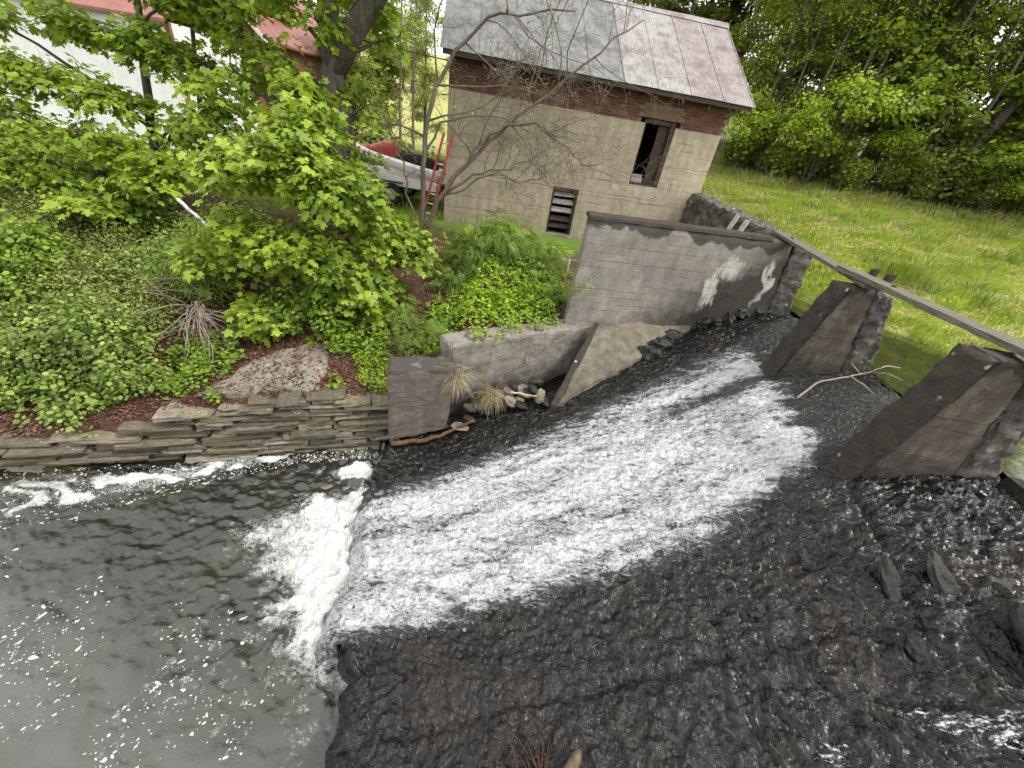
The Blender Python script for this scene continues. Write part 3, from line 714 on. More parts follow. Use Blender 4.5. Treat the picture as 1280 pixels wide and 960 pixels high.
# ------------------------------------------------------------------ pond above the crest
qx = np.arange(5.68, 14, 0.08); qy = np.concatenate([np.arange(-30, 2, 1.0), np.arange(2, 9.6, 0.08)])
QX, QY = np.meshgrid(qx, qy, indexing='ij')
QZ = np.full(QX.shape, POND_Z) + 0.003 * fbm(QX * 3, QY * 3, 3, 171)
pond = obj('pond_water', mesh_np('pond_water', np.stack([QX, QY, QZ], -1).reshape(-1, 3), grid_faces(len(qx), len(qy)), True), None)
def _pond_mat():
    t = MT('still_pond_water'); n = t.noise(5, detail=3); d = t.noise(26, detail=3)
    c = t.ramp(n, [(0.35, (0.030, 0.036, 0.010)), (0.7, (0.055, 0.060, 0.018))])
    c = t.mix(t.ramp(d, [(0.72, 0.0), (0.76, 0.5)]), c, (0.20, 0.20, 0.10))
    return t.fin(c, 0.05, t.bump(n, 0.08, 0.02), 0.6)
pond.data.materials.append(_pond_mat()); pond['kind'] = 'structure'


# ------------------------------------------------------------------ dam masonry
def solid(name, c8, mat, parent, cell=0.12, amp=0.012, freq=2.5, seed=0.0, chip=0.012, smooth=False):
    return obj(name, hexa_mesh(name, c8, cell, amp, freq, seed, chip, smooth), mat, parent)

wing = thing('wing_wall', 'tall weathered concrete wing wall with black stained top edge beside the cascade', 'wall', (0.85, 7.35, 4.03))
solid('wall_body', [(0.85, 7.35, 1.2), (5.22, 8.12, 1.6), (5.22, 8.62, 1.6), (0.85, 7.80, 1.2), (0.87, 7.36, 4.0), (4.92, 8.14, 4.03), (4.92, 8.52, 4.05), (0.85, 7.72, 4.03)], M['wing'], wing, 0.09, 0.016, 2.0, 1.0, 0.03)
solid('coping', [(0.84, 7.34, 4.0), (4.5, 8.05, 4.03), (4.5, 8.47, 4.05), (0.82, 7.76, 4.02), (0.86, 7.37, 4.06), (4.46, 8.08, 4.10), (4.46, 8.44, 4.10), (0.84, 7.74, 4.07)], M['pier_dark'], wing, 0.09, 0.014, 4.0, 2.0, 0.012)

ab = thing('abutment_wall', 'crumbling grey abutment wall running from the dam back to the building corner', 'wall', (5.1, 8.2, 2.2))
solid('wall_body', [(4.93, 8.66, 1.6), (5.62, 8.32, 1.6), (4.78, 13.0, 1.8), (4.15, 12.9, 1.8), (4.93, 8.58, 4.06), (5.33, 8.34, 4.05), (4.68, 13.0, 4.28), (4.2, 12.9, 4.25)], M['rubble_conc'], ab, 0.07, 0.075, 5.0, 5.0, 0.05)
solid('end_column', [(5.24, 8.12, 1.6), (5.66, 8.08, 1.6), (5.64, 8.30, 1.6), (5.24, 8.34, 1.6), (4.96, 8.14, 4.0), (5.36, 8.10, 3.96), (5.36, 8.34, 4.0), (4.96, 8.38, 4.03)], M['rubble_conc'], ab, 0.05, 0.045, 7.0, 8.0, 0.05)

lw = thing('low_wall', 'low grey concrete wall with plants hanging over its top below the tall wing wall', 'wall', (-1.15, 5.74, 1.95))
solid('wall_body', [(-1.15, 5.74, 0.2), (1.42, 7.41, 0.7), (1.1, 7.84, 0.7), (-1.45, 6.10, 0.2), (-1.15, 5.76, 1.93), (1.42, 7.425, 1.95), (1.1, 7.82, 1.95), (-1.42, 6.08, 1.93)], M['low_wall'], lw, 0.06, 0.022, 3.5, 11.0, 0.045)

bl_ = thing('concrete_block', 'dark squarish concrete block standing over the foot of the spillway', 'concrete block', (-1.93, 4.75, 1.86))
solid('block_body', [(-1.93, 4.77, 0.36), (-1.02, 5.12, 0.56), (-1.14, 5.52, 0.5), (-2.05, 5.22, 0.36), (-1.90, 4.75, 1.86), (-0.92, 5.17, 1.82), (-1.12, 5.56, 1.82), (-2.02, 5.18, 1.86)], M['block'], bl_, 0.05, 0.02, 4.0, 14.0, 0.045)

ap = thing('sloping_apron', 'sloping tan concrete apron slab at the foot of the tall wing wall', 'concrete slab', (1.0, 6.2, 2.05))
solid('slab_body', [(0.80, 5.50, 0.6), (3.52, 7.68, 1.7), (3.75, 8.25, 1.5), (1.35, 7.38, 1.0), (0.78, 5.52, 1.14), (3.50, 7.72, 2.16), (3.72, 8.22, 2.30), (1.50, 7.36, 2.06)], M['apron'], ap, 0.07, 0.035, 2.6, 17.0, 0.05)
solid('raised_shade_edge', [(0.74, 5.52, 0.6), (0.85, 5.52, 0.6), (1.55, 7.38, 1.0), (1.40, 7.40, 1.0), (0.73, 5.54, 1.20), (0.86, 5.52, 1.19), (1.55, 7.34, 2.09), (1.46, 7.36, 2.10)], M['pier_dark'], ap, 0.09, 0.02, 3.0, 19.0, 0.015)  # dark concrete colour stands in for the shadow along this fold

def pier(y0, y1, label, seed, ztop):
    p = thing('spillway_pier', label, 'pier', (4.03, y0, 2.31), 'concrete piers on the dam crest')
    solid('pier_body', [(4.10, y0, 1.9), (5.24, y0, 2.1), (5.24, y1, 2.1), (4.10, y1, 1.9), (4.47, y0 + 0.01, ztop), (4.80, y0 + 0.01, ztop), (4.80, y1, ztop), (4.47, y1, ztop)], M['pier'], p, 0.05, 0.022, 4.0, seed, 0.03)
    solid('nose', [(4.00, y0 + 0.004, 1.9), (4.098, y0 + 0.004, 1.9), (4.098, y1 - 0.004, 1.9), (4.00, y1 - 0.004, 1.9), (4.38, y0 + 0.012, ztop - 0.01), (4.468, y0 + 0.012, ztop - 0.01), (4.468, y1 - 0.004, ztop - 0.01), (4.38, y1 - 0.004, ztop - 0.01)], M['pier_dark'], p, 0.05, 0.018, 5.0, seed + 3, 0.03)
    solid('upstream_block', [(5.245, y0 - 0.03, 2.1), (5.74, y0 - 0.03, 2.1), (5.74, y1 + 0.03, 2.1), (5.245, y1 + 0.03, 2.1), (4.805, y0 - 0.02, ztop - 0.02), (5.08, y0 - 0.02, ztop - 0.05), (5.08, y1 + 0.02, ztop - 0.05), (4.805, y1 + 0.02, ztop - 0.02)], M['rubble_conc'], p, 0.045, 0.045, 8.0, seed + 6, 0.05)
    return p
pier(5.62, 5.98, 'dark triangular concrete pier farther from the camera, nearer the tall wing wall', 23.0, 3.98)
pier(3.50, 3.88, 'large near concrete pier with lichen spots on its dark sloping nose', 31.0, 4.02)

def plank(label, a, b, w, z0, z1, th, seed):
    a = Vector((*a, 0)); b = Vector((*b, 0)); d = (b - a).normalized(); s = Vector((-d.y, d.x, 0)) * w / 2
    t = thing('walkway_plank', label, 'plank', (a.x, a.y, z0))
    c = [a - s, b - s, b + s, a + s]
    zz = [z0, z1, z1, z0]
    c8 = [(p.x, p.y, z) for p, z in zip(c, zz)] + [(p.x, p.y, z + th) for p, z in zip(c, zz)]
    if (b - a).cross(s).z < 0: pass
    solid('board', c8, M['plank'], t, 0.10, 0.008, 3.0, seed, 0.006)
    for k in (0.18, 0.82):
        p = a.lerp(b, k); z = z0 * (1 - k) + z1 * k + th
        obj('bolt', hexa_mesh('bolt', box8(p.x - 0.02, p.x + 0.02, p.y - 0.02, p.y + 0.02, z - 0.01, z + 0.022), 0.04), M['rusty_bolt'], t)
    return t
plank('grey weathered plank from the wing wall to the far pier', (4.88, 8.75), (4.62, 5.5), 0.26, 4.085, 4.02, 0.055, 41.0)
plank('grey weathered plank resting on both piers and running out of frame', (4.585, 6.15), (4.88, 1.2), 0.27, 4.085, 4.075, 0.065, 43.0)

for x, y, lab in ((4.86, 5.92, 'small dark iron bracket standing beside the plank, nearer the wing wall'), (4.92, 5.70, 'small dark iron bracket standing beside the plank, nearer the camera')):
    b = thing('iron_bracket', lab, 'bracket', (x, y, 3.94), 'iron brackets on the far pier')
    obj('upright', hexa_mesh('upright', box8(x - 0.035, x + 0.035, y - 0.01, y + 0.01, 3.9, 4.22), 0.2), M['rusty_bolt'], b)
    obj('flange', hexa_mesh('flange', box8(x - 0.035, x - 0.015, y + 0.01, y + 0.07, 3.9, 4.20), 0.2), M['rusty_bolt'], b)

fb = thing('flashboard_beam', 'black wet timber beam lying along the crest beside the near pier', 'beam', (5.6, 3.4, 2.6))
solid('timber', [(5.50, -2.4, 2.5), (5.66, -2.4, 2.5), (5.66, 3.44, 2.5), (5.50, 3.44, 2.5), (5.50, -2.4, 2.80), (5.66, -2.4, 2.80), (5.66, 3.44, 2.80), (5.50, 3.44, 2.80)], M['wet_wood'], fb, 0.14, 0.012, 3.0, 51.0, 0.012)
for y in (2.9, 2.3):
    solid('cleat', box8(5.44, 5.497, y - 0.05, y + 0.05, 2.55, 2.72), M['wet_wood'], fb, 0.06, 0.006, 5, y, 0.01)

# ------------------------------------------------------------------ dry-laid stone bank wall
sw = thing('stone_wall', 'long ledge of thin dry-laid stones along the left bank above the dark pool', 'stone wall', (-5.0, 4.0, 0.0))
stone_meshes = []
for k in range(10):
    me = hexa_mesh('stone', box8(-0.5, 0.5, -0.5, 0.5, -0.5, 0.5), 0.34, 0.10, 1.6, 60 + k * 3.1, 0.07)
    me.materials.append(M['stone']); stone_meshes.append(me)
def bank_line(x): return float(np.interp(x, [-9.5, -7.2, -2.05], [2.72, 3.30, 4.98]))
zc = -0.16; n_stone = 0
while zc < 1.08:
    hgt = random.uniform(0.034, 0.085)
    x = -9.2 + random.uniform(0, 0.3)
    while x < -2.05:
        ln = random.uniform(0.25, 1.15)
        xc = x + ln / 2
        topz = float(np.interp(xc, [-9.2, -7.2, -5.6, -4.8, -3.7, -2.1], [0.30, 0.36, 0.55, 0.92, 1.06, 1.02]))
        if zc + hgt * 0.5 < topz and xc < -2.1 and n_stone < 300:
            s = bpy.data.objects.new('stone', random.choice(stone_meshes)); COL.objects.link(s); s.parent = sw
            y = bank_line(xc) + 0.24 + zc * 0.12 + random.uniform(-0.06, 0.05) - (0.05 if random.random() < 0.15 else 0)
            s.location = (xc + 5.0, y - 4.0, zc + hgt / 2)
            s.rotation_euler = (random.uniform(-0.05, 0.05), random.uniform(-0.03, 0.03), 0.315 + random.uniform(-0.06, 0.06))
            s.scale = (ln * 1.0, random.uniform(0.42, 0.60), hgt * random.uniform(0.92, 1.08)); n_stone += 1
        x += ln + random.uniform(0.0, 0.03)
    zc += hgt + 0.004
# the earth core behind the stones
solid('earth_core', [(-9.3, 3.0, -0.5), (-2.1, 5.25, -0.5), (-2.1, 5.75, -0.5), (-9.3, 3.5, -0.5), (-9.3, 3.02, 0.16), (-2.1, 5.27, 0.86), (-2.1, 5.72, 0.86), (-9.3, 3.5, 0.2)], m_plain('dark_earth', (0.05, 0.035, 0.026), 0.95, 0.4, 12, 0.8), sw, 0.2, 0.03, 2, 4, 0)

# ------------------------------------------------------------------ loose rocks
def rock(label, loc, size, mat, rz=0.0, seed=0.0, group=None, cat='rock', tilt=(0, 0), name='rock', lump=0.22):
    bm = bmesh.new(); bmesh.ops.create_icosphere(bm, subdivisions=3, radius=0.5)
    for v in bm.verts:
        p = v.co.copy()
        d = 1 + lump * mnoise.fractal(p * 2.2 + Vector((seed, seed, 0)), 1.0, 2.0, 3)
        f = mnoise.cell(p * 2.4 + Vector((seed * 2, 0, 0))) * 0.05
        v.co = p * (d + f * lump * 4)
    me = bpy.data.meshes.new(name); bm.to_mesh(me); bm.free()
    me.transform(Matrix.Diagonal((*size, 1)))
    o = obj(name, me, mat); o.location = loc; o.rotation_euler = (tilt[0], tilt[1], rz)
    return tag(o, label, cat, group)
for k in range(22):
    x = random.uniform(-0.95, 0.75); f = (x + 0.95) / 1.7
    y = float(base_line_y(x)) + random.uniform(-0.05, 0.55)
    z = float(bed_z(x)) + random.uniform(0.0, 0.16) + 0.35 * max(0, y - float(base_line_y(x)))
    rock('broken rock in the rubble heap between the dark block and the sloping apron', (x, y, z), (random.uniform(0.12, 0.42), random.uniform(0.12, 0.3), random.uniform(0.07, 0.18)),
         M['stone'] if k % 2 else M['wet_rock'], random.uniform(0, 3), k * 1.3, 'rubble below the low wall', tilt=(random.uniform(-0.4, 0.4), random.uniform(-0.4, 0.4)))
for k in range(16):
    x = 2.6 + k * 0.16 + random.uniform(-.1, .1); y = float(base_line_y(x)) + random.uniform(-0.2, 0.12)
    rock('jagged wet rock along the foot of the wing wall', (x, y, float(bed_z(x)) + 0.05), (random.uniform(0.15, 0.6), random.uniform(0.15, 0.4), random.uniform(0.10, 0.3)),
         M['wet_rock'], random.uniform(0, 3), 50 + k * 1.7, 'rocks below the wing wall', lump=0.5)
slabs = [(2.62, 2.05, 0.16, 0.10, 'small flat stone wedged on the wet bed right of the white cascade'), (2.9, 1.62, 0.17, 0.09, 'pale oval stone on the wet bed left of its twin stone'), (3.13, 1.62, 0.15, 0.08, 'pale oval stone on the wet bed right of its twin stone'),
         (3.75, 2.25, 0.42, 0.12, 'long narrow rock ledge above the dark boulder'), (4.15, 2.30, 0.38, 0.15, 'broad rock ledge nearest the flashboard beam'), (3.6, 1.70, 0.20, 0.13, 'squarish stone on the wet bed left of the dark boulder'), (3.85, 0.98, 0.26, 0.16, 'dark wet rock amid the white riffle below the boulder'),
         (3.2, 2.5, 0.16, 0.1, 'small stone on the upper wet bed below the near pier')]
for k, (x, y, a, b, lab) in enumerate(slabs):
    rock(lab, (x, y, float(bed_z(x)) + 0.005), (a, b * 1.2, 0.10), M['wet_rock'], R(60) + k * 0.13, 90 + k, 'stones lodged on the spillway bed', tilt=(0, -0.45), lump=0.55)
rock('smooth dark rounded boulder at the right edge of the wet spillway', (4.46, 1.72, 2.54), (0.62, 0.60, 0.34), M['smooth_rock'], 0.3, 5.0, cat='boulder', name='boulder', lump=0.05)

# ------------------------------------------------------------------ building
BU = math.atan2(0.175, 0.985)
bld = thing('powerhouse_building', 'tan concrete building with brick band and rusty metal roof above the dam', 'building', (-2.79, 11.82, 2.1))
bld.rotation_euler = (0, 0, BU)
BL, BD, ZB = 7.46, 5.2, -2.1
def bz(z): return z - 2.1
def part(name, me, mat, parent=bld): return obj(name, me, mat, parent, world_coords=False)
def lbox(name, x0, x1, y0, y1, z0, z1, mat, cell=0.3, amp=0.0, chip=0.0, seed=0.0, parent=bld, freq=2.5):
    return part(name, hexa_mesh(name, box8(x0, x1, y0, y1, bz(z0), bz(z1)), cell, amp, freq, seed, chip), mat, parent)
W1 = (5.23, 6.10, 4.22, 5.80); W2 = (3.06, 3.82, 2.60, 3.87)
lev = [1.9, 2.36, 2.84, 3.30, 3.78, 4.24, 4.72, 5.20, 5.70]
for k in range(len(lev) - 1):
    z0, z1 = lev[k], lev[k + 1]
    pr = random.uniform(0.0, 0.014)
    cuts = sorted({z0, z1} | {w for W in (W1, W2) for w in (W[2], W[3]) if z0 < w < z1})
    for a, b in zip(cuts[:-1], cuts[1:]):
        spans = [(0.0, BL)]
        for W in (W2, W1):
            if W[2] < (a + b) / 2 < W[3]:
                ns = []
                for s0, s1 in spans:
                    if s0 < W[0] < s1: ns += [(s0, W[0]), (W[1], s1)]
                    else: ns.append((s0, s1))
                spans = ns
        for s0, s1 in spans:
            lbox('concrete_lift', s0, s1, -pr, 0.32, a, b, M['bld_concrete'], 0.22, 0.004, 0.006, k * 3.0 + s0)
lbox('side_wall', 0.0, 0.3, 0.322, BD, 1.9, 6.30, M['bld_concrete'], 1.2)
lbox('side_wall', BL - 0.3, BL, 0.322, BD, 1.9, 6.30, M['bld_concrete'], 1.2)
lbox('back_wall', 0.302, BL - 0.302, BD - 0.3, BD, 1.9, 6.30, M['bld_concrete'], 1.2)
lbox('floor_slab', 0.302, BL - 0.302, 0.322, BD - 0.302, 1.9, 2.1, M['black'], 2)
lbox('interior_partition', 0.302, BL - 0.302, 1.6, 1.66, 2.1, 6.3, M['black'], 2)  # near-black colour, like the floor's, stands in for the unlit room behind the openings
# brick band
lbox('brick_backing', 0.002, W1[0] - 0.14, 0.014, 0.30, 5.702, 6.47, M['brick_fill'], 2)
lbox('brick_backing', W1[1] + 0.14, BL - 0.002, 0.014, 0.30, 5.702, 6.47, M['brick_fill'], 2)
lbox('brick_backing', W1[0] - 0.138, W1[1] + 0.138, 0.016, 0.30, 5.82, 6.47, M['brick_fill'], 2)
bmesh_var = []
for k in range(4):
    me = hexa_mesh('brick', box8(-0.103, 0.103, -0.05, 0.05, -0.030, 0.030), 0.12, 0.004, 14, 200 + k, 0.003)
    me.materials.append(M['brick']); bmesh_var.append(me)
nb = 0; row = 0; z = 5.735; rest = []
while z < 6.44:
    u = 0.105 if row % 2 == 0 else 0.0
    while u < BL - 0.05:
        uu = u
        skip = (W1[0] - 0.15 < uu < W1[1] + 0.15 and z < 6.10)
        if not skip:
            if nb < 290 and z < 6.40:
                b = bpy.data.objects.new('brick', random.choice(bmesh_var)); COL.objects.link(b); b.parent = bld
                b.location = (min(max(uu, 0.104), BL - 0.104), 0.048 + random.uniform(-0.005, 0.004), bz(z)); b.rotation_euler = (0, 0, random.uniform(-0.01, 0.01)); nb += 1
            else: rest.append((uu, z))
        u += 0.217
    row += 1; z += 0.0715
if rest:
    V = []; F = []
    for uu, z in rest:
        uu = min(max(uu, 0.104), BL - 0.104); n0 = len(V)
        V += [(x + uu, y + 0.048, zz + bz(z)) for x, y, zz in box8(-0.103, 0.103, -0.05, 0.05, -0.03, 0.03)]
        F += [[n0 + i for i in q] for q in ((0, 3, 2, 1), (4, 5, 6, 7), (0, 1, 5, 4), (1, 2, 6, 5), (2, 3, 7, 6), (3, 0, 4, 7))]
    part('upper_bricks', mesh_np('upper_bricks', V, [np.array(F)]), M['brick'])['kind'] = 'stuff'
nl = 15
for k in range(nl):          # soldier course over the window
    u = W1[0] - 0.10 + (k + 0.5) * (W1[1] - W1[0] + 0.20) / nl
    lean = (k - (nl - 1) / 2) * 0.012
    o = lbox('lintel_brick', -0.030, 0.030, -0.012, 0.10, 2.1 - 0.12, 2.1 + 0.12, M['tan_brick'], 0.2, 0.003, 0.003, k)
    o.location = (u, 0.0, bz(5.94)); o.rotation_euler = (0, lean, 0)
# window with board frame and half-open shutter
win = part('window', hexa_mesh('window', box8(W1[0], W1[0] + 0.05, 0.06, 0.24, bz(W1[2]), bz(W1[3])), 0.3), M['dark_wood'])
win.name = 'window'
def wsub(name, x0, x1, y0, y1, z0, z1, mat, parent=win):
    return part(name, hexa_mesh(name, box8(x0, x1, y0, y1, bz(z0), bz(z1)), 0.3, 0.002, 5, x0, 0.002), mat, parent)
wsub('jamb', W1[1] - 0.12, W1[1] - 0.002, 0.02, 0.26, W1[2] + 0.002, W1[3], M['dark_wood'])
wsub('head', W1[0] + 0.052, W1[1] - 0.122, 0.05, 0.24, W1[3] - 0.10, W1[3], M['dark_wood'])
wsub('sill', W1[0] + 0.052, W1[1] - 0.122, 0.03, 0.26, W1[2] + 0.002, W1[2] + 0.05, M['dark_wood'])
wsub('shutter', W1[1] - 0.40, W1[1] - 0.125, 0.16, 0.20, W1[2] + 0.052, W1[3] - 0.102, M['dark_wood'])
wsub('board', W1[0] + 0.053, W1[0] + 0.44, 0.20, 0.23, W1[2] + 0.055, W1[2] + 0.18, M['board_grey'])
wsub('board', W1[0] + 0.053, W1[0] + 0.42, 0.24, 0.27, W1[2] + 0.185, W1[2] + 0.26, M['board_grey'])
lou = part('louvre_opening', hexa_mesh('louvre_opening', box8(W2[0], W2[0] + 0.06, 0.04, 0.28, bz(W2[2]), bz(W2[3])), 0.3), M['dark_wood'])
wsub('jamb', W2[1] - 0.06, W2[1] - 0.002, 0.04, 0.28, W2[2], W2[3], M['dark_wood'], lou)
wsub('head', W2[0] + 0.062, W2[1] - 0.062, 0.03, 0.28, W2[3] - 0.09, W2[3] - 0.002, M['dark_wood'], lou)
for k, zz in enumerate((3.62, 3.42, 3.2, 2.95, 2.75)):
    me = hexa_mesh('slat', [(W2[0] + 0.062, 0.10, bz(zz)), (W2[1] - 0.062, 0.10, bz(zz + random.uniform(-0.02, 0.02))), (W2[1] - 0.062, 0.22, bz(zz + 0.10)), (W2[0] + 0.062, 0.22, bz(zz + 0.10)),
                            (W2[0] + 0.062, 0.09, bz(zz + 0.03)), (W2[1] - 0.062, 0.09, bz(zz + 0.03)), (W2[1] - 0.062, 0.21, bz(zz + 0.13)), (W2[0] + 0.062, 0.21, bz(zz + 0.13))], 0.3, 0.002, 5, k)
    part('slat', me, M['board_grey'] if k < 3 else M['dark_wood'], lou)
# roof
EV, EZ, RV, RZ = -0.48, 6.38, 2.60, 8.42
u0, u1 = -0.20, 7.82
rf = part('roof', hexa_mesh('roof', [(u0 + 0.06, EV + 0.03, bz(EZ - 0.10)), (u1 - 0.06, EV + 0.03, bz(EZ - 0.10)), (u1 - 0.06, RV, bz(RZ - 0.10)), (u0 + 0.06, RV, bz(RZ - 0.10)),
                                      (u0 + 0.06, EV + 0.03, bz(EZ - 0.012)), (u1 - 0.06, EV + 0.03, bz(EZ - 0.012)), (u1 - 0.06, RV, bz(RZ - 0.012)), (u0 + 0.06, RV, bz(RZ - 0.012))], 1.0), M['dark_wood'])
ns = 9; wsh = (u1 - u0) / ns
for k in range(ns):
    a = u0 + k * wsh; b = a + wsh + (0.03 if k < ns - 1 else 0)
    lift = 0.004 * (k % 2) + random.uniform(0, 0.003)
    ex = random.uniform(-0.015, 0.015); tl = random.uniform(-0.006, 0.006)
    c8 = [(a, EV + ex, bz(EZ + lift)), (b, EV + ex, bz(EZ + lift + tl)), (b, RV, bz(RZ + lift + tl)), (a, RV, bz(RZ + lift))]
    c8 = c8 + [(x, y, z + 0.006) for x, y, z in c8]
    me = hexa_mesh('roof_sheet', c8, 0.20, 0.006, 1.4, k * 4.0)
    # raised standing rib along one side of each sheet
    mat = M['roof_grey'] if k < 5 else (M['roof_mixed'] if k in (5, 6) else M['roof_pink'])
    sh = part('roof_sheet', me, mat, rf)
    c8 = [(b - 0.035, EV + ex, bz(EZ + lift + 0.004)), (b - 0.012, EV + ex, bz(EZ + lift + 0.004)), (b - 0.012, RV, bz(RZ + lift + 0.004)), (b - 0.035, RV, bz(RZ + lift + 0.004))]
    c8 = c8 + [(x, y, z + 0.02) for x, y, z in c8]
    part('standing_rib', hexa_mesh('standing_rib', c8, 0.6), mat, rf)
part('rear_slope', hexa_mesh('rear_slope', [(u0, RV + 0.002, bz(RZ - 0.02)), (u1, RV + 0.002, bz(RZ - 0.02)), (u1, BD + 0.45, bz(EZ - 0.02)), (u0, BD + 0.45, bz(EZ - 0.02)),
                                                (u0, RV + 0.002, bz(RZ + 0.006)), (u1, RV + 0.002, bz(RZ + 0.006)), (u1, BD + 0.45, bz(EZ + 0.006)), (u0, BD + 0.45, bz(EZ + 0.006))], 1.0), M['roof_grey'], rf)
part('ridge_cap', hexa_mesh('ridge_cap', [(u0 - 0.02, RV - 0.20, bz(RZ - 0.10)), (u1 + 0.02, RV - 0.20, bz(RZ - 0.10)), (u1 + 0.02, RV + 0.2, bz(RZ - 0.10)), (u0 - 0.02, RV + 0.2, bz(RZ - 0.10)),
                                            (u0 - 0.02, RV - 0.20, bz(RZ - 0.085)), (u1 + 0.02, RV - 0.02, bz(RZ + 0.05)), (u1 + 0.02, RV + 0.02, bz(RZ + 0.05)), (u0 - 0.02, RV + 0.2, bz(RZ - 0.085))], 0.4, 0.004, 2, 3), M['roof_mixed'], rf)
for sx in (0.02, BL - 0.28):       # gable ends
    V = [(sx, 0.02, bz(6.30)), (sx, BD, bz(6.30)), (sx, RV, bz(8.28)), (sx + 0.26, 0.02, bz(6.30)), (sx + 0.26, BD, bz(6.30)), (sx + 0.26, RV, bz(8.28))]
    part('gable', mesh_np('gable', V, [np.array([(0, 2, 1), (3, 4, 5)]), np.array([(0, 1, 4, 3), (1, 2, 5, 4), (2, 0, 3, 5)])]), M['brick_fill'], rf)
lbox('wall_plate', 0.0, BL, -0.02, 0.28, 6.472, 6.56, M['dark_wood'], 1.0)
for k in range(11):
    u = 0.1 + k * (BL - 0.2) / 10
    c8 = [(u - 0.03, EV + 0.08, bz(EZ - 0.20)), (u + 0.03, EV + 0.08, bz(EZ - 0.20)), (u + 0.03, 0.3, bz(EZ + 0.29)), (u - 0.03, 0.3, bz(EZ + 0.29)),
          (u - 0.03, EV + 0.08, bz(EZ - 0.06)), (u + 0.03, EV + 0.08, bz(EZ - 0.06)), (u + 0.03, 0.3, bz(EZ + 0.41)), (u - 0.03, 0.3, bz(EZ + 0.41))]
    part('rafter_tail', hexa_mesh('rafter_tail', c8, 0.5), M['dark_wood'], rf)

# ------------------------------------------------------------------ leaves and wood
def _fan(outline, center, fold, droop):
    P = [(center[0], 0.0)] + outline
    V = np.array([(x, y, -fold * abs(y) - droop * x * x) for x, y in P])
    n = len(outline)
    F = np.array([(0, 1 + i, 1 + (i + 1) % n) for i in range(n)])
    return V, F
_half = [(0.0, 0.02), (-0.06, 0.20), (0.10, 0.40), (0.26, 0.24), (0.48, 0.56), (0.60, 0.50), (0.58, 0.20), (0.74, 0.22)]
MAPLE = _fan([(x, -y) for x, y in _half] + [(1.0, 0.0)] + [(x, y) for x, y in reversed(_half)], (0.32, 0), 0.22, 0.18)
OVAL = (np.array([(0, 0, 0), (0.45, 0.26, 0.05), (1, 0, -0.10), (0.45, -0.26, 0.05)]), np.array([(0, 2, 1), (0, 3, 2)]))
LONG = (np.array([(0, 0, 0), (0.40, 0.13, 0.03), (1, 0, -0.18), (0.40, -0.13, 0.03)]), np.array([(0, 2, 1), (0, 3, 2)]))
_b = [(0.12, 0.30), (0.45, 0.48), (0.85, 0.30)]
BROAD = _fan([(0, 0)] + [(x, -y) for x, y in _b] + [(1.1, 0)] + [(x, y) for x, y in reversed(_b)], (0.5, 0), 0.2, 0.12)
COMPOUND_V, COMPOUND_F = [], []
for _k in range(6):
    for _s in (-1, 1):
        _x0 = 0.12 + _k * 0.145; _n = len(COMPOUND_V)
        _ln = 0.34 * (1 - 0.07 * _k)
        COMPOUND_V += [(_x0, 0, -0.2 * _x0 ** 2), (_x0 + 0.14 * _ln, _s * _ln * 0.5 - _s * 0.0, 0.02 - 0.2 * _x0 ** 2), (_x0 + 0.35 * _ln, _s * _ln, -0.06 - 0.2 * _x0 ** 2), (_x0 + 0.42 * _ln, _s * _ln * 0.45, -0.2 * _x0 ** 2)]
        COMPOUND_F += [(_n, _n + 1, _n + 2), (_n, _n + 2, _n + 3)]
COMPOUND = (np.array(COMPOUND_V), np.array(COMPOUND_F))

def leaf_arrays(C, D, Nrm, size, tint, tpl):
    D = D / (np.linalg.norm(D, axis=1)[:, None] + 1e-9)
    Yv = np.cross(Nrm, D); Yv /= np.linalg.norm(Yv, axis=1)[:, None] + 1e-9
    Zv = np.cross(D, Yv)
    T, F = tpl; n = len(C); k = len(T)
    V = C[:, None, :] + size[:, None, None] * (T[None, :, 0, None] * D[:, None, :] + T[None, :, 1, None] * Yv[:, None, :] + T[None, :, 2, None] * Zv[:, None, :])
    FF = F[None] + (np.arange(n) * k)[:, None, None]
    return V.reshape(-1, 3), FF.reshape(-1, F.shape[1]), np.repeat(tint, k)

def sprays(centers, out_dirs, per, rad, size, flat=0.22, droop=0.35, rng=RNG, up=0.8):
    """leaves laid out in flat drooping sprays around each centre"""
    n = len(centers); m = n * per
    ci = np.repeat(np.arange(n), per)
    a = rng.uniform(0, 2 * math.pi, m); r = np.sqrt(rng.random(m)) * rad * np.repeat(rng.uniform(0.6, 1.3, n), per)
    off = np.stack([np.cos(a) * r, np.sin(a) * r, rng.normal(0, flat * rad, m) - droop * r * r / rad], -1)
    C = centers[ci] + off
    od = out_dirs[ci]
    D = np.stack([np.cos(a), np.sin(a), np.zeros(m)], -1) * 0.7 + od * 0.6 + rng.normal(0, 0.35, (m, 3)); D[:, 2] -= 0.35
    Nm = np.stack([rng.normal(0, 0.38, m), rng.normal(0, 0.38, m), np.full(m, up)], -1) + od * 0.25
    sz = size * np.clip(np.exp(rng.normal(-0.08, 0.30, m)), 0.4, 1.6)
    tint = np.clip(0.45 + np.repeat(rng.normal(0, 0.20, n), per) + rng.normal(0, 0.16, m), 0, 1)
    return C, D, Nm, sz, tint

def bez(a, b, sag, n=6, rng=RNG, wob=0.04):
    a = np.asarray(a, float); b = np.asarray(b, float); L = np.linalg.norm(b - a)
    t = np.linspace(0, 1, n)[:, None]
    mid = (a + b) / 2 + np.array([0, 0, sag * L]) + rng.normal(0, wob * L, 3)
    P = a * (1 - t) ** 2 + 2 * mid * t * (1 - t) + b * t * t
    P[1:-1] += rng.normal(0, wob * L * 0.15, (n - 2, 3))
    return P

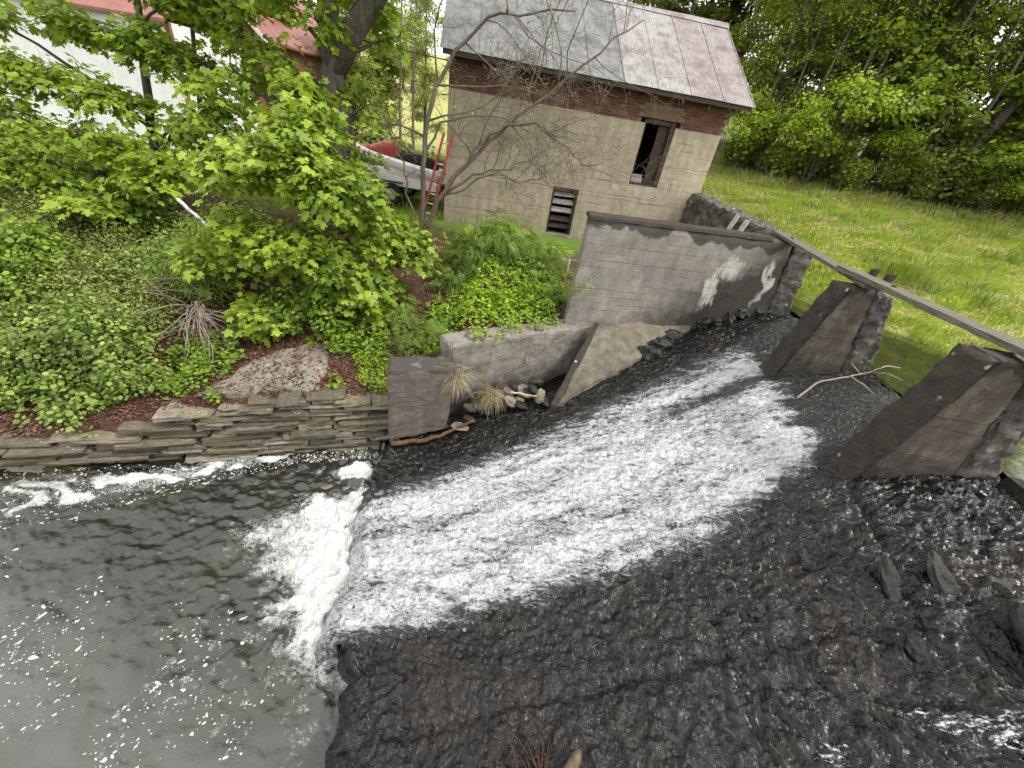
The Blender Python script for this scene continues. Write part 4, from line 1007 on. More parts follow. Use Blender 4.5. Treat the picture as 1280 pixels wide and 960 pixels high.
def make_tree(name, label, cat, trunk_path, r0, lobes, bark, leaf, n_sprays=140, per=26, rad=0.32, size=0.12, tpl=MAPLE, group=None,
              droop=0.4, r1=0.25, seed=1, up=0.8, twig=0.006, extra_limbs=(), solid_core=0.55):
    rng = np.random.default_rng(seed)
    TP = np.asarray(trunk_path, float)
    root = thing(name, label, cat, tuple(TP[0]), group)
    # smooth trunk
    tt = np.linspace(0, len(TP) - 1, 4 * len(TP)); P = np.stack([np.interp(tt, np.arange(len(TP)), TP[:, k]) for k in range(3)], -1)
    P[1:-1] += rng.normal(0, r0 * 0.10, (len(P) - 2, 3)); P[0, 2] -= 0.25
    fr = np.linspace(0, 1, len(P)); rr = r0 * (1 - fr * (1 - r1)) * (1 + 0.5 * np.exp(-fr * 14))
    paths = [(P, rr)]
    w = np.array([l[6] if len(l) > 6 else l[3] * l[4] * l[5] for l in lobes], float); w /= w.sum()
    cen, outd = [], []
    for e in extra_limbs:
        paths.append((np.asarray(e[0], float), np.asarray(e[1], float)))
    for l, wi in zip(lobes, w):
        c = np.array(l[:3]); rad3 = np.array(l[3:6]); n = max(3, int(n_sprays * wi))
        hgt = c[2] - 0.55 * np.linalg.norm(c[:2] - P[:, :2], axis=1)
        k = int(np.argmin(np.abs(P[:, 2] - hgt) + 0.15 * np.linalg.norm(P - c, axis=1)))
        k = min(max(k, 2), len(P) - 1)
        limb = bez(P[k], c, 0.10, 9, rng, 0.06)
        lr = min(rr[k] * 0.55, 0.02 + 0.025 * np.linalg.norm(c - P[k]))
        paths.append((limb, np.linspace(lr, max(twig * 1.6, lr * 0.3), 9)))
        d = rng.normal(0, 1, (n, 3)); d /= np.linalg.norm(d, axis=1)[:, None]
        q = rng.random(n) ** (solid_core / 1.2)
        pts = c + d * rad3 * q[:, None] * rng.uniform(0.75, 1.12, n)[:, None]
        od = d.copy(); od[:, 2] *= 0.3
        for p in pts[:: (1 if n < 120 else 2)]:
            j = int(np.argmin(np.linalg.norm(limb[3:] - p, axis=1))) + 3
            paths.append((bez(limb[j], p, 0.08, 5, rng, 0.08), np.linspace(max(twig * 1.5, lr * 0.30), twig * 0.6, 5)))
        cen.append(pts); outd.append(od)
    cen = np.concatenate(cen); outd = np.concatenate(outd)
    C, D, Nm, sz, ti = sprays(cen, outd, per, rad, size, droop=droop, rng=rng, up=up)
    V, F, tn = leaf_arrays(C, D, Nm, sz, ti, tpl)
    V2, F2 = tubes_np(paths, 6)
    obj('trunk', mesh_np('trunk', V2, F2, True), bark, root)
    obj('crown', mesh_np('crown', V, F, False, {'tint': tn}), leaf, root)
    return root

# ---- left bank trees
make_tree('maple_tree', 'thick grey-trunked maple forking behind the trailer and left of the building', 'tree',
          [(-5.0, 10.0, 2.4), (-4.95, 10.0, 3.6), (-4.85, 10.0, 5.0), (-4.75, 10.0, 6.1), (-4.9, 10.1, 7.6), (-5.1, 10.2, 9.5)], 0.42,
          [(-4.1, 10.6, 6.75, .75, .7, .40), (-3.6, 10.6, 6.35, .55, .5, .28), (-4.7, 9.2, 6.25, .6, .5, .4), (-5.9, 9.4, 5.6, .8, .7, .5), (-6.8, 9.8, 6.1, .9, .8, .5), (-4.35, 10.4, 5.05, .45, .45, .7), (-4.5, 10.3, 3.9, .5, .5, .7), (-5.6, 9.6, 7.4, 1.4, 1.2, .7), (-3.6, 9.4, 7.6, 1.2, 1.1, .5), (-4.4, 10.9, 8.9, 1.8, 1.6, 1.0), (-6.3, 9.0, 5.1, .7, .6, .45), (-5.3, 9.2, 4.6, .6, .5, .5), (-7.3, 9.6, 5.3, .7, .6, .4), (-6.0, 9.5, 6.6, .9, .7, .35)],
          M['bark'], M['maple'], 420, 27, 0.32, 0.12, MAPLE, 'maples on the left bank', seed=3,
          extra_limbs=[(np.array([(-4.8, 10, 5.6), (-4.4, 10.0, 6.2), (-3.9, 10.0, 6.75), (-3.3, 10.1, 7.6), (-2.6, 10.3, 8.6)]), np.array([.27, .24, .20, .15, .09]))])
make_tree('maple_tree', 'bright green maple spreading low over the bank in front of the building and trailer', 'tree',
          [(-4.6, 7.9, 2.0), (-4.5, 7.7, 3.0), (-4.3, 7.4, 4.0), (-4.1, 7.2, 5.0)], 0.11,
          [(-4.8, 6.6, 4.15, .75, .55, .42), (-4.0, 6.5, 4.35, .6, .55, .40), (-3.3, 6.5, 4.0, .7, .55, .45), (-2.85, 7.0, 3.35, .65, .55, .45), (-2.35, 7.5, 3.0, .5, .5, .38), (-5.0, 6.5, 3.0, .6, .55, .45), (-3.8, 6.4, 2.95, .9, .6, .50),
           (-3.1, 6.8, 2.45, .65, .5, .42), (-4.6, 6.0, 1.75, .65, .4, .42), (-3.35, 6.35, 1.55, .6, .35, .25), (-4.0, 7.0, 4.85, .6, .5, .3), (-5.5, 6.5, 2.5, .55, .5, .4), (-2.85, 6.9, 1.95, .5, .45, .35), (-4.0, 8.5, 3.85, .45, .4, .45), (-3.75, 8.6, 3.2, .45, .4, .4), (-4.6, 8.2, 5.1, .5, .5, .4)],
          M['bark_dark'], M['maple'], 470, 28, 0.30, 0.125, MAPLE, 'maples on the left bank', seed=5)
make_tree('maple_tree', 'slender leaning maple at the far left whose sprays hang before the white building', 'tree',
          [(-9.3, 9.5, 2.3), (-9.0, 9.5, 3.4), (-8.7, 9.5, 4.7), (-8.4, 9.6, 6.2), (-8.2, 9.7, 8.0)], 0.12,
          [(-10.2, 8.8, 4.75, 1.0, .6, .35), (-9.0, 8.8, 4.55, .9, .6, .32), (-10.0, 8.0, 3.15, .8, .5, .35), (-8.2, 8.0, 3.25, .75, .5, .35), (-7.7, 8.9, 4.2, .5, .5, .35), (-10.4, 8.1, 3.9, .6, .5, .3), (-9.7, 9.4, 5.65, .9, .6, .3), (-8.1, 9.4, 5.55, .9, .6, .4), (-11.5, 8.4, 4.2, .9, .6, .5), (-8.6, 9.4, 7.4, 1.3, 1.2, .7), (-7.4, 9.5, 6.3, .8, .7, .3), (-9.2, 8.4, 3.8, .8, .5, .4), (-7.4, 8.2, 3.6, .7, .5, .45), (-9.0, 7.7, 2.75, .8, .5, .35), (-10.8, 7.6, 3.2, .7, .5, .4), (-6.7, 8.6, 4.6, .6, .5, .4), (-11.5, 9, 5.6, 1., .7, .4)],
          M['bark_dark'], M['maple'], 580, 27, 0.32, 0.125, MAPLE, 'maples on the left bank', seed=7)
make_tree('sapling_tree', 'thin straight sapling rising just right of the white building corner', 'tree',
          [(-9.0, 11, 2.4), (-8.95, 11, 3.8), (-8.5, 11, 5.9), (-8.1, 11.1, 8.2)], 0.085,
          [(-8.3, 10.8, 6.2, .8, .7, .4), (-7.9, 10.9, 7.6, 1.1, .9, .6), (-9.3, 10.8, 5.2, .5, .5, .3)], M['bark'], M['maple_deep'], 60, 24, 0.3, 0.12, MAPLE, seed=11)
make_tree('sapling_tree', 'thin sapling standing in front of the red barn', 'tree',
          [(-8.4, 12, 2.4), (-8.4, 12, 4.1), (-8.0, 12, 6.2), (-7.8, 12, 8.4)], 0.09,
          [(-7.6, 11.8, 6.7, .8, .7, .4), (-8.3, 11.8, 4.6, .6, .6, .3), (-7.0, 11.9, 5.4, .6, .5, .35), (-7.8, 12, 8.0, 1.1, 1, .6)], M['bark'], M['maple'], 70, 24, 0.3, 0.12, MAPLE, seed=13)

def make_bush(name, label, base, lobes, leaf, tpl=OVAL, n_sprays=120, per=30, rad=0.22, size=0.06, bark=None, stems=9, group=None, seed=1, up=0.6, cat='shrub', droop=0.2, core=0.6):
    rng = np.random.default_rng(seed)
    root = thing(name, label, cat, base, group)
    w = np.array([l[3] * l[4] * l[5] for l in lobes], float); w /= w.sum()
    cen, outd, paths = [], [], []
    for l, wi in zip(lobes, w):
        c = np.array(l[:3]); rad3 = np.array(l[3:6]); n = max(4, int(n_sprays * wi))
        d = rng.normal(0, 1, (n, 3)); d /= np.linalg.norm(d, axis=1)[:, None]
        pts = c + d * rad3 * (rng.random(n) ** core)[:, None] * rng.uniform(0.8, 1.15, n)[:, None]
        cen.append(pts); outd.append(d * [1, 1, .4])
        b0 = np.array(base) + np.append(rng.normal(0, 0.10, 2), -0.05)
        st = bez(b0, c, 0.15, 7, rng, 0.08); paths.append((st, np.linspace(0.022, 0.010, 7)))
        for p in pts[::3]:
            j = rng.integers(2, 7); paths.append((bez(st[j], p, 0.1, 4, rng, 0.08), np.linspace(0.008, 0.003, 4)))
    cen = np.concatenate(cen); outd = np.concatenate(outd)
    C, D, Nm, sz, ti = sprays(cen, outd, per, rad, size, flat=0.45, droop=droop, rng=rng, up=up)
    V, F, tn = leaf_arrays(C, D, Nm, sz, ti, tpl)
    V2, F2 = tubes_np(paths, 5)
    obj('stem', mesh_np('stem', V2, F2, True), bark or M['bark_dark'], root)
    obj('foliage', mesh_np('foliage', V, F, False, {'tint': tn}), leaf, root)
    return root

def gz(x, y): return float(ground_z(np.array([x]), np.array([y]))[0])
make_bush('honeysuckle_shrub', 'large leafy shrub spilling over the left end of the stone wall', (-6.6, 4.5, gz(-6.6, 4.5)),
          [(-7.6, 4.7, 1.5, .7, .5, .55), (-6.5, 4.8, 1.65, .75, .5, .55), (-7.2, 4.3, .95, .7, .4, .45), (-6.1, 4.5, 1.15, .6, .4, .45), (-6.7, 4.05, .65, .65, .3, .3), (-7.8, 4.0, .7, .6, .35, .35), (-5.75, 4.75, .95, .35, .35, .3), (-8.6, 4.3, 1.3, .7, .5, .6)],
          M['shrub'], BROAD, 420, 34, 0.19, 0.055, seed=21)
hs = [(-9.6, 7.2), (-8.4, 7.1), (-7.2, 7.0), (-6.3, 6.7), (-9.0, 6.0), (-7.9, 5.9), (-6.9, 5.9), (-10.2, 6.2), (-5.9, 7.6), (-8.8, 8.3), (-7.2, 8.3), (-10.6, 7.6), (-11.2, 8.8), (-10.0, 9.2)]
plc = ['at the far left under the maple sprays', 'left of the striped birch pole, farther up', 'behind the striped birch pole', 'right beside the striped birch pole', 'low on the slope at the left edge', 'just above the honeysuckle shrub', 'above the pale dead brush', 'cut by the left edge of the photo', 'behind the bright low maple', 'highest at the left below the white building', 'highest near the slender saplings', 'at the left edge, second from the top', 'at the left edge, topmost', 'topmost, left of the slender maple trunk']
for k, (x, y) in enumerate(hs):
    z = gz(x, y); s = random.choice([0.75, 1.0, 1.35, 1.8])
    make_bush('thicket_bush', ['dull olive tangled bush', 'dull olive tangled bush', 'green leafy bush', 'narrow-leaved green bush', 'dark green leafy bush'][k % 5] + ' on the bank slope ' + plc[k], (x, y, z),
              [(x - .3, y, z + .45 * s, .55, .5, .45 * s), (x + .35, y - .1, z + .35 * s, .5, .45, .4 * s), (x, y + .3, z + .75 * s, .5, .4, .4 * s)],
              [M['thicket'], M['thicket'], M['shrub'], M['sumac'], M['maple_deep']][k % 5], [BROAD, OVAL, BROAD, LONG, BROAD][k % 5], 200, 30, 0.22, [0.042, 0.055, 0.05, 0.07, 0.062][k % 5], seed=30 + k, up=0.45, group='tangled bushes on the bank slope', core=0.5)
make_bush('sumac_bush', 'feathery light green bush growing against the building above the low wall', (-0.5, 9.0, gz(-0.5, 9.0)),
          [(-1.35, 9.0, 2.7, .55, .5, .50), (-0.5, 9.3, 2.95, .6, .5, .45), (0.25, 9.0, 2.7, .45, .45, .45), (-1.7, 8.6, 2.1, .45, .4, .4), (-0.4, 8.7, 2.15, .6, .4, .35), (0.5, 8.3, 2.2, .38, .35, .45), (-0.9, 8.9, 3.2, .4, .4, .22)],
          M['sumac'], COMPOUND, 420, 14, 0.27, 0.22, seed=51, droop=0.5)
make_bush('leafy_shrub', 'small dark green shrub overhanging the leaf litter below the bright maple', (-3.9, 6.6, gz(-3.9, 6.6)),
          [(-4.3, 6.1, 1.75, .4, .35, .35), (-3.6, 6.3, 1.75, .45, .35, .35), (-4.0, 6.5, 2.1, .6, .4, .4), (-2.9, 6.5, 1.5, .3, .3, .25)], M['maple_deep'], BROAD, 120, 24, 0.22, 0.075, seed=53)
make_bush('leafy_shrub', 'small shrub with bright leaves hanging beside the low wall end', (-1.9, 6.5, gz(-1.9, 6.5)),
          [(-2.1, 6.4, 1.5, .35, .3, .25), (-1.7, 6.7, 1.7, .3, .3, .3), (-2.4, 6.9, 1.9, .35, .3, .3)], M['sumac'], COMPOUND, 60, 12, 0.22, 0.16, seed=55)

def carpet(name, label, pts, leaf, tpl, n, size, hgt, cat, seed):
    """low plants over a patch given by circles (x, y, r)"""
    rng = np.random.default_rng(seed)
    cs = np.array(pts); k = rng.choice(len(cs), n, p=cs[:, 2] ** 2 / (cs[:, 2] ** 2).sum())
    a = rng.uniform(0, 2 * math.pi, n); r = np.sqrt(rng.random(n)) * cs[k, 2]
    x = cs[k, 0] + np.cos(a) * r; y = cs[k, 1] + np.sin(a) * r
    h = hgt * (0.4 + 0.6 * (0.5 + fbm(x * 3, y * 3, 3, seed)))
    z = ground_z(x, y) + rng.random(n) * h
    if cs.shape[1] > 3: z = cs[k, 3] + rng.random(n) * h
    D = rng.normal(0, 1, (n, 3)); D[:, 2] = rng.uniform(-0.3, 0.5, n)
    N = np.stack([rng.normal(0, .4, n), rng.normal(0, .4, n), np.ones(n)], -1)
    ti = np.clip(0.5 + 0.3 * fbm(x * 4, y * 4, 2, seed + 3) + rng.normal(0, .18, n), 0, 1)
    V, F, tn = leaf_arrays(np.stack([x, y, z], -1), D, N, size * rng.uniform(.6, 1.3, n), ti, tpl)
    o = obj(name, mesh_np(name, V, F, False, {'tint': tn}), leaf)
    return tag(o, label, cat, kind='stuff')
carpet('ground_cover_plants', 'bright yellow-green ground cover growing on top of the low wall', [(-1.4, 6.9, .45), (-0.9, 7.1, .5), (-0.3, 7.4, .5), (0.2, 7.75, .45), (-1.75, 6.6, .35), (-0.6, 8.0, .8), (0.3, 8.3, .5), (-1.6, 7.4, .4)], M['cover'], BROAD, 6500, 0.055, 0.38, 'ground cover', 61)
carpet('bank_seedlings', 'leafy seedlings and ivy scattered over the leaf litter of the left bank', [(-5.25, 4.75, .35), (-4.9, 5.2, .3), (-3.2, 6.0, .3), (-2.75, 6.2, .35), (-5.6, 5.4, .4), (-2.5, 5.9, .25), (-4.6, 4.5, .12), (-3.0, 5.2, .12), (-6.3, 4.3, .3)], M['maple_deep'], BROAD, 2600, 0.06, 0.28, 'seedlings', 62)
carpet('bank_grass_plants', 'small green weeds on the leaf litter left of the dark concrete block', [(-2.45, 5.55, .28), (-2.25, 5.4, .2), (-2.7, 5.75, .2)], M['cover'], OVAL, 1300, 0.05, 0.2, 'weeds', 63)
carpet('hanging_vine_leaves', 'green vine leaves trailing down the face of the low wall', [(-0.75, 6.25, .22, 1.86), (-0.2, 6.72, .25, 1.88), (0.3, 7.05, .24, 1.88), (0.6, 7.3, .2, 1.9), (-0.05, 6.62, .13, 1.05), (0.12, 6.7, .12, 0.9), (0.05, 6.68, .16, 1.35), (-0.1, 6.6, .12, 1.6), (0.25, 6.85, .15, 1.55), (0.9, 7.3, .12, 2.6), (1.15, 7.3, .1, 2.75), (-0.4, 6.35, .14, 1.85)], M['sumac'], BROAD, 1100, 0.05, 0.35, 'vine', 64)
# leaf litter
def litter():
    rng = np.random.default_rng(71); n = 26000
    x = rng.uniform(-9.5, -1.2, n); d = np.abs(rng.normal(0, 1.6, n)); y = np.interp(x, BLX, BLY) + d + 0.05
    z = ground_z(x, y) + rng.uniform(0.005, 0.042, n)
    D = rng.normal(0, 1, (n, 3)); D[:, 2] *= 0.3
    N = np.stack([rng.normal(0, .45, n), rng.normal(0, .45, n), np.ones(n)], -1)
    V, F, tn = leaf_arrays(np.stack([x, y, z], -1), D, N, rng.uniform(.03, .075, n), np.clip(0.45 + 0.3 * fbm(x, y, 2, 5) + rng.normal(0, .22, n), 0, 1), OVAL)
    tag(obj('leaf_litter', mesh_np('leaf_litter', V, F, False, {'tint': tn}), M['dead_leaf']), 'reddish brown dead leaves covering the left bank', 'leaf litter', kind='stuff')
litter()

# ---- bare shrub in front of the building
def bare_tree():
    rng = np.random.default_rng(81)
    root = thing('bare_tree', 'leafless many-stemmed tree with arching twigs in front of the building', 'tree', (-3.05, 10.4, 2.45))
    paths = []; tips = []
    def grow(P, r, lvl):
        paths.append((P, r))
        L = np.sum(np.linalg.norm(np.diff(P, axis=0), axis=1))
        if lvl == 0: tips.append(P[-1]); return
        n = {3: 10, 2: 6, 1: 4}[lvl]
        for _ in range(n):
            t = rng.uniform(0.3, 1.0) * (len(P) - 1); i = int(min(t, len(P) - 2)); f = t - i
            b = P[i] * (1 - f) + P[i + 1] * f; rb = max(0.0035, (r[i] * (1 - f) + r[i + 1] * f) * 0.5)
            d = P[i + 1] - P[i]; d /= np.linalg.norm(d)
            s = rng.normal(0, 1, 3); s[1] *= 0.45; s -= d * (s @ d); s /= np.linalg.norm(s)
            dd = d * 0.55 + s * 0.85; ln = L * rng.uniform(0.22, 0.5)
            k = 7; pts = [b]; cur = dd / np.linalg.norm(dd)
            for q in range(k - 1):
                cur = cur + rng.normal(0, 0.22, 3) * [1, .6, 1] + np.array([0.04, 0, -0.05]); cur /= np.linalg.norm(cur)
                pts.append(pts[-1] + cur * ln / (k - 1))
            pts = np.array(pts); pts[:, 1] = np.minimum(pts[:, 1], 11.55 + 0.175 * pts[:, 0])
            grow(pts, np.linspace(rb, 0.0028, k), lvl - 1)
    mains = [([(-3.05, 10.4, 2.4), (-3.05, 10.45, 3.4), (-3.0, 10.5, 4.5), (-2.8, 10.6, 5.6), (-2.4, 10.65, 6.3), (-1.65, 10.7, 7.0), (-0.9, 10.6, 7.05), (0.0, 10.6, 7.2)], .075),
             ([(-3.0, 10.4, 2.45), (-2.55, 10.45, 3.4), (-1.95, 10.6, 4.3), (-1.3, 10.7, 4.9), (-0.5, 10.8, 5.7), (0.6, 10.8, 6.6), (1.4, 10.9, 7.3)], .07),
             ([(-2.35, 10.5, 3.7), (-1.75, 10.6, 4.65), (-1.2, 10.6, 5.15), (-0.5, 10.7, 5.25), (0.25, 10.8, 4.95), (0.75, 10.8, 4.55), (1.25, 10.9, 4.7)], .045),
             ([(-2.4, 10.45, 3.55), (-1.7, 10.55, 4.1), (-1.1, 10.6, 4.25), (-0.6, 10.65, 4.5), (0.1, 10.7, 4.9)], .035),
             ([(-2.5, 10.45, 3.45), (-1.95, 10.5, 3.75), (-1.3, 10.55, 4.1), (-0.6, 10.6, 4.05), (-0.1, 10.6, 4.2), (-0.05, 10.6, 4.8)], .028),
             ([(-3.0, 10.5, 4.3), (-2.7, 10.55, 5.0), (-2.0, 10.6, 5.2), (-1.2, 10.65, 5.3), (-0.4, 10.7, 5.0)], .03),
             ([(-1.75, 10.6, 4.6), (-1.5, 10.6, 5.3), (-1.2, 10.65, 6.0), (-0.9, 10.6, 6.4)], .025),
             ([(-3.1, 10.4, 2.45), (-3.35, 10.4, 3.3), (-3.5, 10.4, 4.1), (-3.9, 10.4, 4.8)], .035)]
    for pts, r in mains:
        p = np.array(pts); tt = np.linspace(0, len(p) - 1, len(p) * 3)
        P = np.stack([np.interp(tt, np.arange(len(p)), p[:, k]) for k in range(3)], -1); P[1:-1] += rng.normal(0, 0.03, (len(P) - 2, 3))
        grow(P, np.linspace(r, max(.008, r * .2), len(P)), 3)
    V, F = tubes_np(paths, 5)
    obj('trunk', mesh_np('trunk', V, F, True), M['bark_tan'], root)
    tp = np.array(tips); tp = tp[rng.random(len(tp)) < 0.30]; n = len(tp)
    V, F, tn = leaf_arrays(tp, rng.normal(0, 1, (n, 3)), rng.normal(0, 1, (n, 3)), rng.uniform(.03, .06, n), rng.random(n), OVAL)
    obj('buds', mesh_np('buds', V, F, False, {'tint': tn}), M['far'], root)['kind'] = 'stuff'
bare_tree()

# ---- dead brush on the bank
def brush(name, label, base, n, length, spread, mat, dirv, seed, r=0.008, cat='dead brush'):
    rng = np.random.default_rng(seed); root = thing(name, label, cat, base)
    paths = []
    for k in range(n):
        d = np.array(dirv) + rng.normal(0, spread, 3); d /= np.linalg.norm(d)
        L = length * rng.uniform(0.5, 1.1); P = [np.array(base) + rng.normal(0, 0.06, 3)]; cur = d
        for q in range(7):
            cur = cur + rng.normal(0, 0.14, 3) + np.array([0, 0, -0.05]); cur /= np.linalg.norm(cur); P.append(P[-1] + cur * L / 7)
        P = np.array(P); P[:, 2] = np.maximum(P[:, 2], ground_z(P[:, 0], P[:, 1]) + 0.01) if name != 'debris_tangle' else P[:, 2]
        paths.append((P, np.linspace(r, r * .35, 8)))
        for _ in range(2):
            i = rng.integers(2, 6); e = cur + rng.normal(0, .6, 3); e /= np.linalg.norm(e)
            paths.append((np.array([P[i] + e * t * L * .3 for t in np.linspace(0, 1, 4)]), np.linspace(r * .55, r * .25, 4)))
    V, F = tubes_np(paths, 5)
    obj('twigs', mesh_np('twigs', V, F, True), mat, root); return root
brush('dead_brush', 'pale bare dead branches hanging over the bank right of the honeysuckle shrub', (-5.75, 5.9, 1.75), 30, 1.35, 0.42, M['bark_pale'], (0.35, -0.7, -0.35), 91, 0.009)
brush('dead_brush', 'long pale stick lying along the slope behind the dead branches', (-6.9, 6.1, 1.85), 6, 1.5, 0.18, M['bark_pale'], (0.9, 0.1, 0.0), 93, 0.009)

# ---- forest on the right
def forest_proto(kind, seed):
    rng = np.random.default_rng(seed)
    H = {0: 15, 1: 13, 2: 16, 3: 10, 4: 5.5, 5: 2.6}[kind]
    lob = []
    if kind in (0, 1, 2):
        for k in range(15):
            f = (k + 0.5) / 15; z = H * (0.12 + 0.86 * f); sp = {0: 2.0, 1: 2.4, 2: 1.5}[kind] * (1.15 - 0.75 * abs(f - 0.4))
            a = rng.uniform(0, 6.28); rr = sp * rng.uniform(0.2, 0.9)
            lob.append((math.cos(a) * rr, math.sin(a) * rr, z, sp * .62, sp * .62, sp * rng.uniform(.26, .42)))
        t = make_tree('forest_tree', 'x', 'tree', [(0, 0, 0), (0.1, 0, H * .3), (-.1, .1, H * .6), (.1, 0, H * .98)], 0.17 if kind != 1 else .24, lob, M['bark_dark'] if kind != 2 else M['bark'],
                      M['forest'], 470, 30, 0.55, 0.165, OVAL if kind != 1 else BROAD, 'forest trees beyond the meadow', seed=seed, r1=.15, twig=.012)
    elif kind == 3:
        for k in range(11):
            f = (k + .5) / 11; z = H * (0.15 + .8 * f); a = rng.uniform(0, 6.28); rr = 1.6 * rng.uniform(.2, .9)
            lob.append((math.cos(a) * rr, math.sin(a) * rr, z, 1.1, 1.1, .38))
        t = make_tree('forest_tree', 'x', 'tree', [(0, 0, 0), (.1, 0, H * .3), (.2, .1, H * .6), (.1, 0, H * .98)], 0.12, lob, M['bark_dark'], M['forest_bright'], 240, 28, .5, .16, BROAD,
                      'forest trees beyond the meadow', seed=seed, r1=.15, twig=.01)
    else:
        for k in range(7 if kind == 4 else 6):
            a = rng.uniform(0, 6.28); rr = H * .26 * rng.uniform(.2, 1); z = H * rng.uniform(.25, .9)
            lob.append((math.cos(a) * rr, math.sin(a) * rr, z, H * .24, H * .24, H * .11))
        t = make_bush('understory_shrub', 'x', (0, 0, 0), lob, M['forest_bright'] if kind == 4 else M['forest'], BROAD, 150 if kind == 4 else 110, 26, .34, .12, seed=seed, group='shrubs along the edge of the forest')
    return t
protos = [forest_proto(k, 300 + k * 7) for k in range(6)]
protos.append(make_tree('forest_sapling', 'x', 'tree', [(0, 0, 0), (.1, 0, 3.5), (.0, .1, 7), (.2, 0, 11)], .08, [(0, 0, 4 + 1.3 * j, 1.1, 1.1, .7) for j in range(5)], M['bark'], M['forest_bright'], 90, 10, .4, .12, OVAL, 'slender saplings in the forest', seed=377, r1=.2, twig=.01))
used = [False] * 7
def put(kind, x, y, sc, label, rz=None):
    z = gz(x, y) - 0.05; rz = random.uniform(0, 6.28) if rz is None else rz
    if not used[kind]:
        used[kind] = True; o = protos[kind]; o.location = (x, y, z); o.rotation_euler = (0, 0, rz); o.scale = (sc,) * 3; o['label'] = label; return o
    return copy_tree(protos[kind], (x, y, z), rz, sc, label)
front = [(0, 10.5, 24.5, 1.0), (2, 12.4, 23.0, .95), (2, 13.6, 24.0, 1.05), (1, 15.2, 22.6, .95), (0, 17.6, 22.8, .95), (3, 18.8, 20.4, .9), (1, 20.5, 18.8, .9), (0, 22.5, 19.5, 1.0), (2, 16.4, 25.0, 1.05), (3, 23.0, 16.2, .95), (1, 24.0, 18.2, .95), (2, 9.0, 27.5, 1.0)]
flab = ['tall dark tree directly behind the right end of the building roof', 'tall slim pale-trunked tree just right of the roof corner', 'second slim pale-trunked tree right of the roof corner', 'wide-crowned tree left of centre in the forest edge', 'tall dark tree behind the thick leaning trunk', 'bright yellow-green tree standing in front of the forest edge', 'wide-crowned tree above the fallen brush', 'tall dark tree behind the fallen brush', 'slim pale-trunked tree set back in the middle of the forest', 'bright yellow-green tree near the right edge of the photo', 'wide-crowned tree at the right edge of the photo', 'slim tree peeping over the roof ridge']
for (k, x, y, s), lab in zip(front, flab): put(k, x, y, s, lab)
put(1, 22.4, 21.6, 1.0, 'wide-crowned tree behind the fallen brush, filling the right of the forest'); put(0, 25.2, 20.6, 1.05, 'tall tree at the right edge behind the wide-crowned one')
for k in range(20):
    x = 8.5 + k * .8 + random.uniform(-.4, .4); put(5, x, 27.6 - .47 * x + random.uniform(-.5, 1.2), random.uniform(.5, 1.1), 'low leafy undergrowth bush between the trunks of the forest edge')
for k in range(26):
    x = 4 + k * 1.5 + random.uniform(-.6, .6); y = 34 - 0.45 * max(0, x - 10) + random.uniform(-2.5, 3)
    if x > 1.3 * y: continue
    put([0, 1, 2][k % 3], x, y, random.uniform(.95, 1.25), 'dense tree deep in the forest behind the trees at the meadow edge')
shr = [(4, 8.6, 22.5, .7), (4, 11.6, 20.9, .9), (5, 12.8, 20.3, .8), (4, 14.6, 20.6, .55), (5, 15.8, 19.6, .7), (4, 17.6, 18.6, .5), (5, 16.6, 20.1, 1.2), (4, 19.1, 17.3, .95), (5, 20.6, 17.9, 1.3), (4, 21.6, 16.6, .5), (5, 22.6, 14.9, .9), (4, 24.8, 14.4, .7), (5, 10.2, 21.9, 1.0), (5, 25.5, 12.6, 1.0), (4, 20.6, 19.9, 1.25), (4, 13.2, 22.4, 1.3)]
sap = [(9.6, 23.6), (11.2, 22.4), (11.9, 23.2), (13.0, 22.0), (13.9, 22.9), (14.9, 21.6), (15.8, 21.9), (16.2, 20.9), (18.2, 20.0), (19.6, 19.6), (21.4, 18.2), (22.2, 17.4), (23.8, 16.9), (10.4, 23.0), (12.3, 21.9), (17.2, 21.8)]
for k, (x, y) in enumerate(sap): put(6, x, y, random.uniform(.8, 1.2), 'slender sapling with sparse leaves among the trees of the forest edge')
slab = ['behind the building corner', 'right of the building corner', 'low and dark, third from the building', 'bright, fourth from the building', 'low and dark, left of the leaning trunk', 'bright, beside the leaning trunk', 'low, tucked behind the leaning trunk', 'bright yellow, right of the leaning trunk', 'low and dark, right of the bright yellow one', 'bright, above the fallen brush', 'low and dark, right of the fallen brush', 'bright, near the right edge', 'low, second from the building', 'low, at the right edge', 'tall, set back behind the fallen brush', 'tall, set back left of the leaning trunk']
for (k, x, y, s), lab in zip(shr, slab): put(k, x, y, s, 'shrub at the meadow edge ' + lab)
lt = thing('leaning_tree', 'thick leaning grey trunk at the forest edge with little foliage', 'tree', (17.1, 20.6, gz(17.1, 20.6)))
zt = gz(17.1, 20.6)
tube_obj('trunk', [(np.array([(17.1, 20.6, zt - .2), (17.15, 20.6, zt + .8), (17.6, 20.7, zt + 2.5), (18.3, 20.8, zt + 5), (19.0, 21, zt + 8.5), (19.4, 21.2, zt + 12)]), np.array([.27, .22, .2, .17, .12, .05])),
                   (np.array([(17.3, 20.6, zt + 1.2), (16.9, 20.5, zt + 2.6), (16.8, 20.4, zt + 4.2), (16.5, 20.3, zt + 6)]), np.array([.10, .08, .06, .02]))], M['bark'], lt, 8)
brush('fallen_brush', 'tangle of dead fallen branches at the foot of the forest edge', (20.0, 16.6, gz(20, 16.6) + .5), 26, 2.4, 0.6, M['bark_pale'], (0.5, -0.5, 0.1), 97, 0.03)

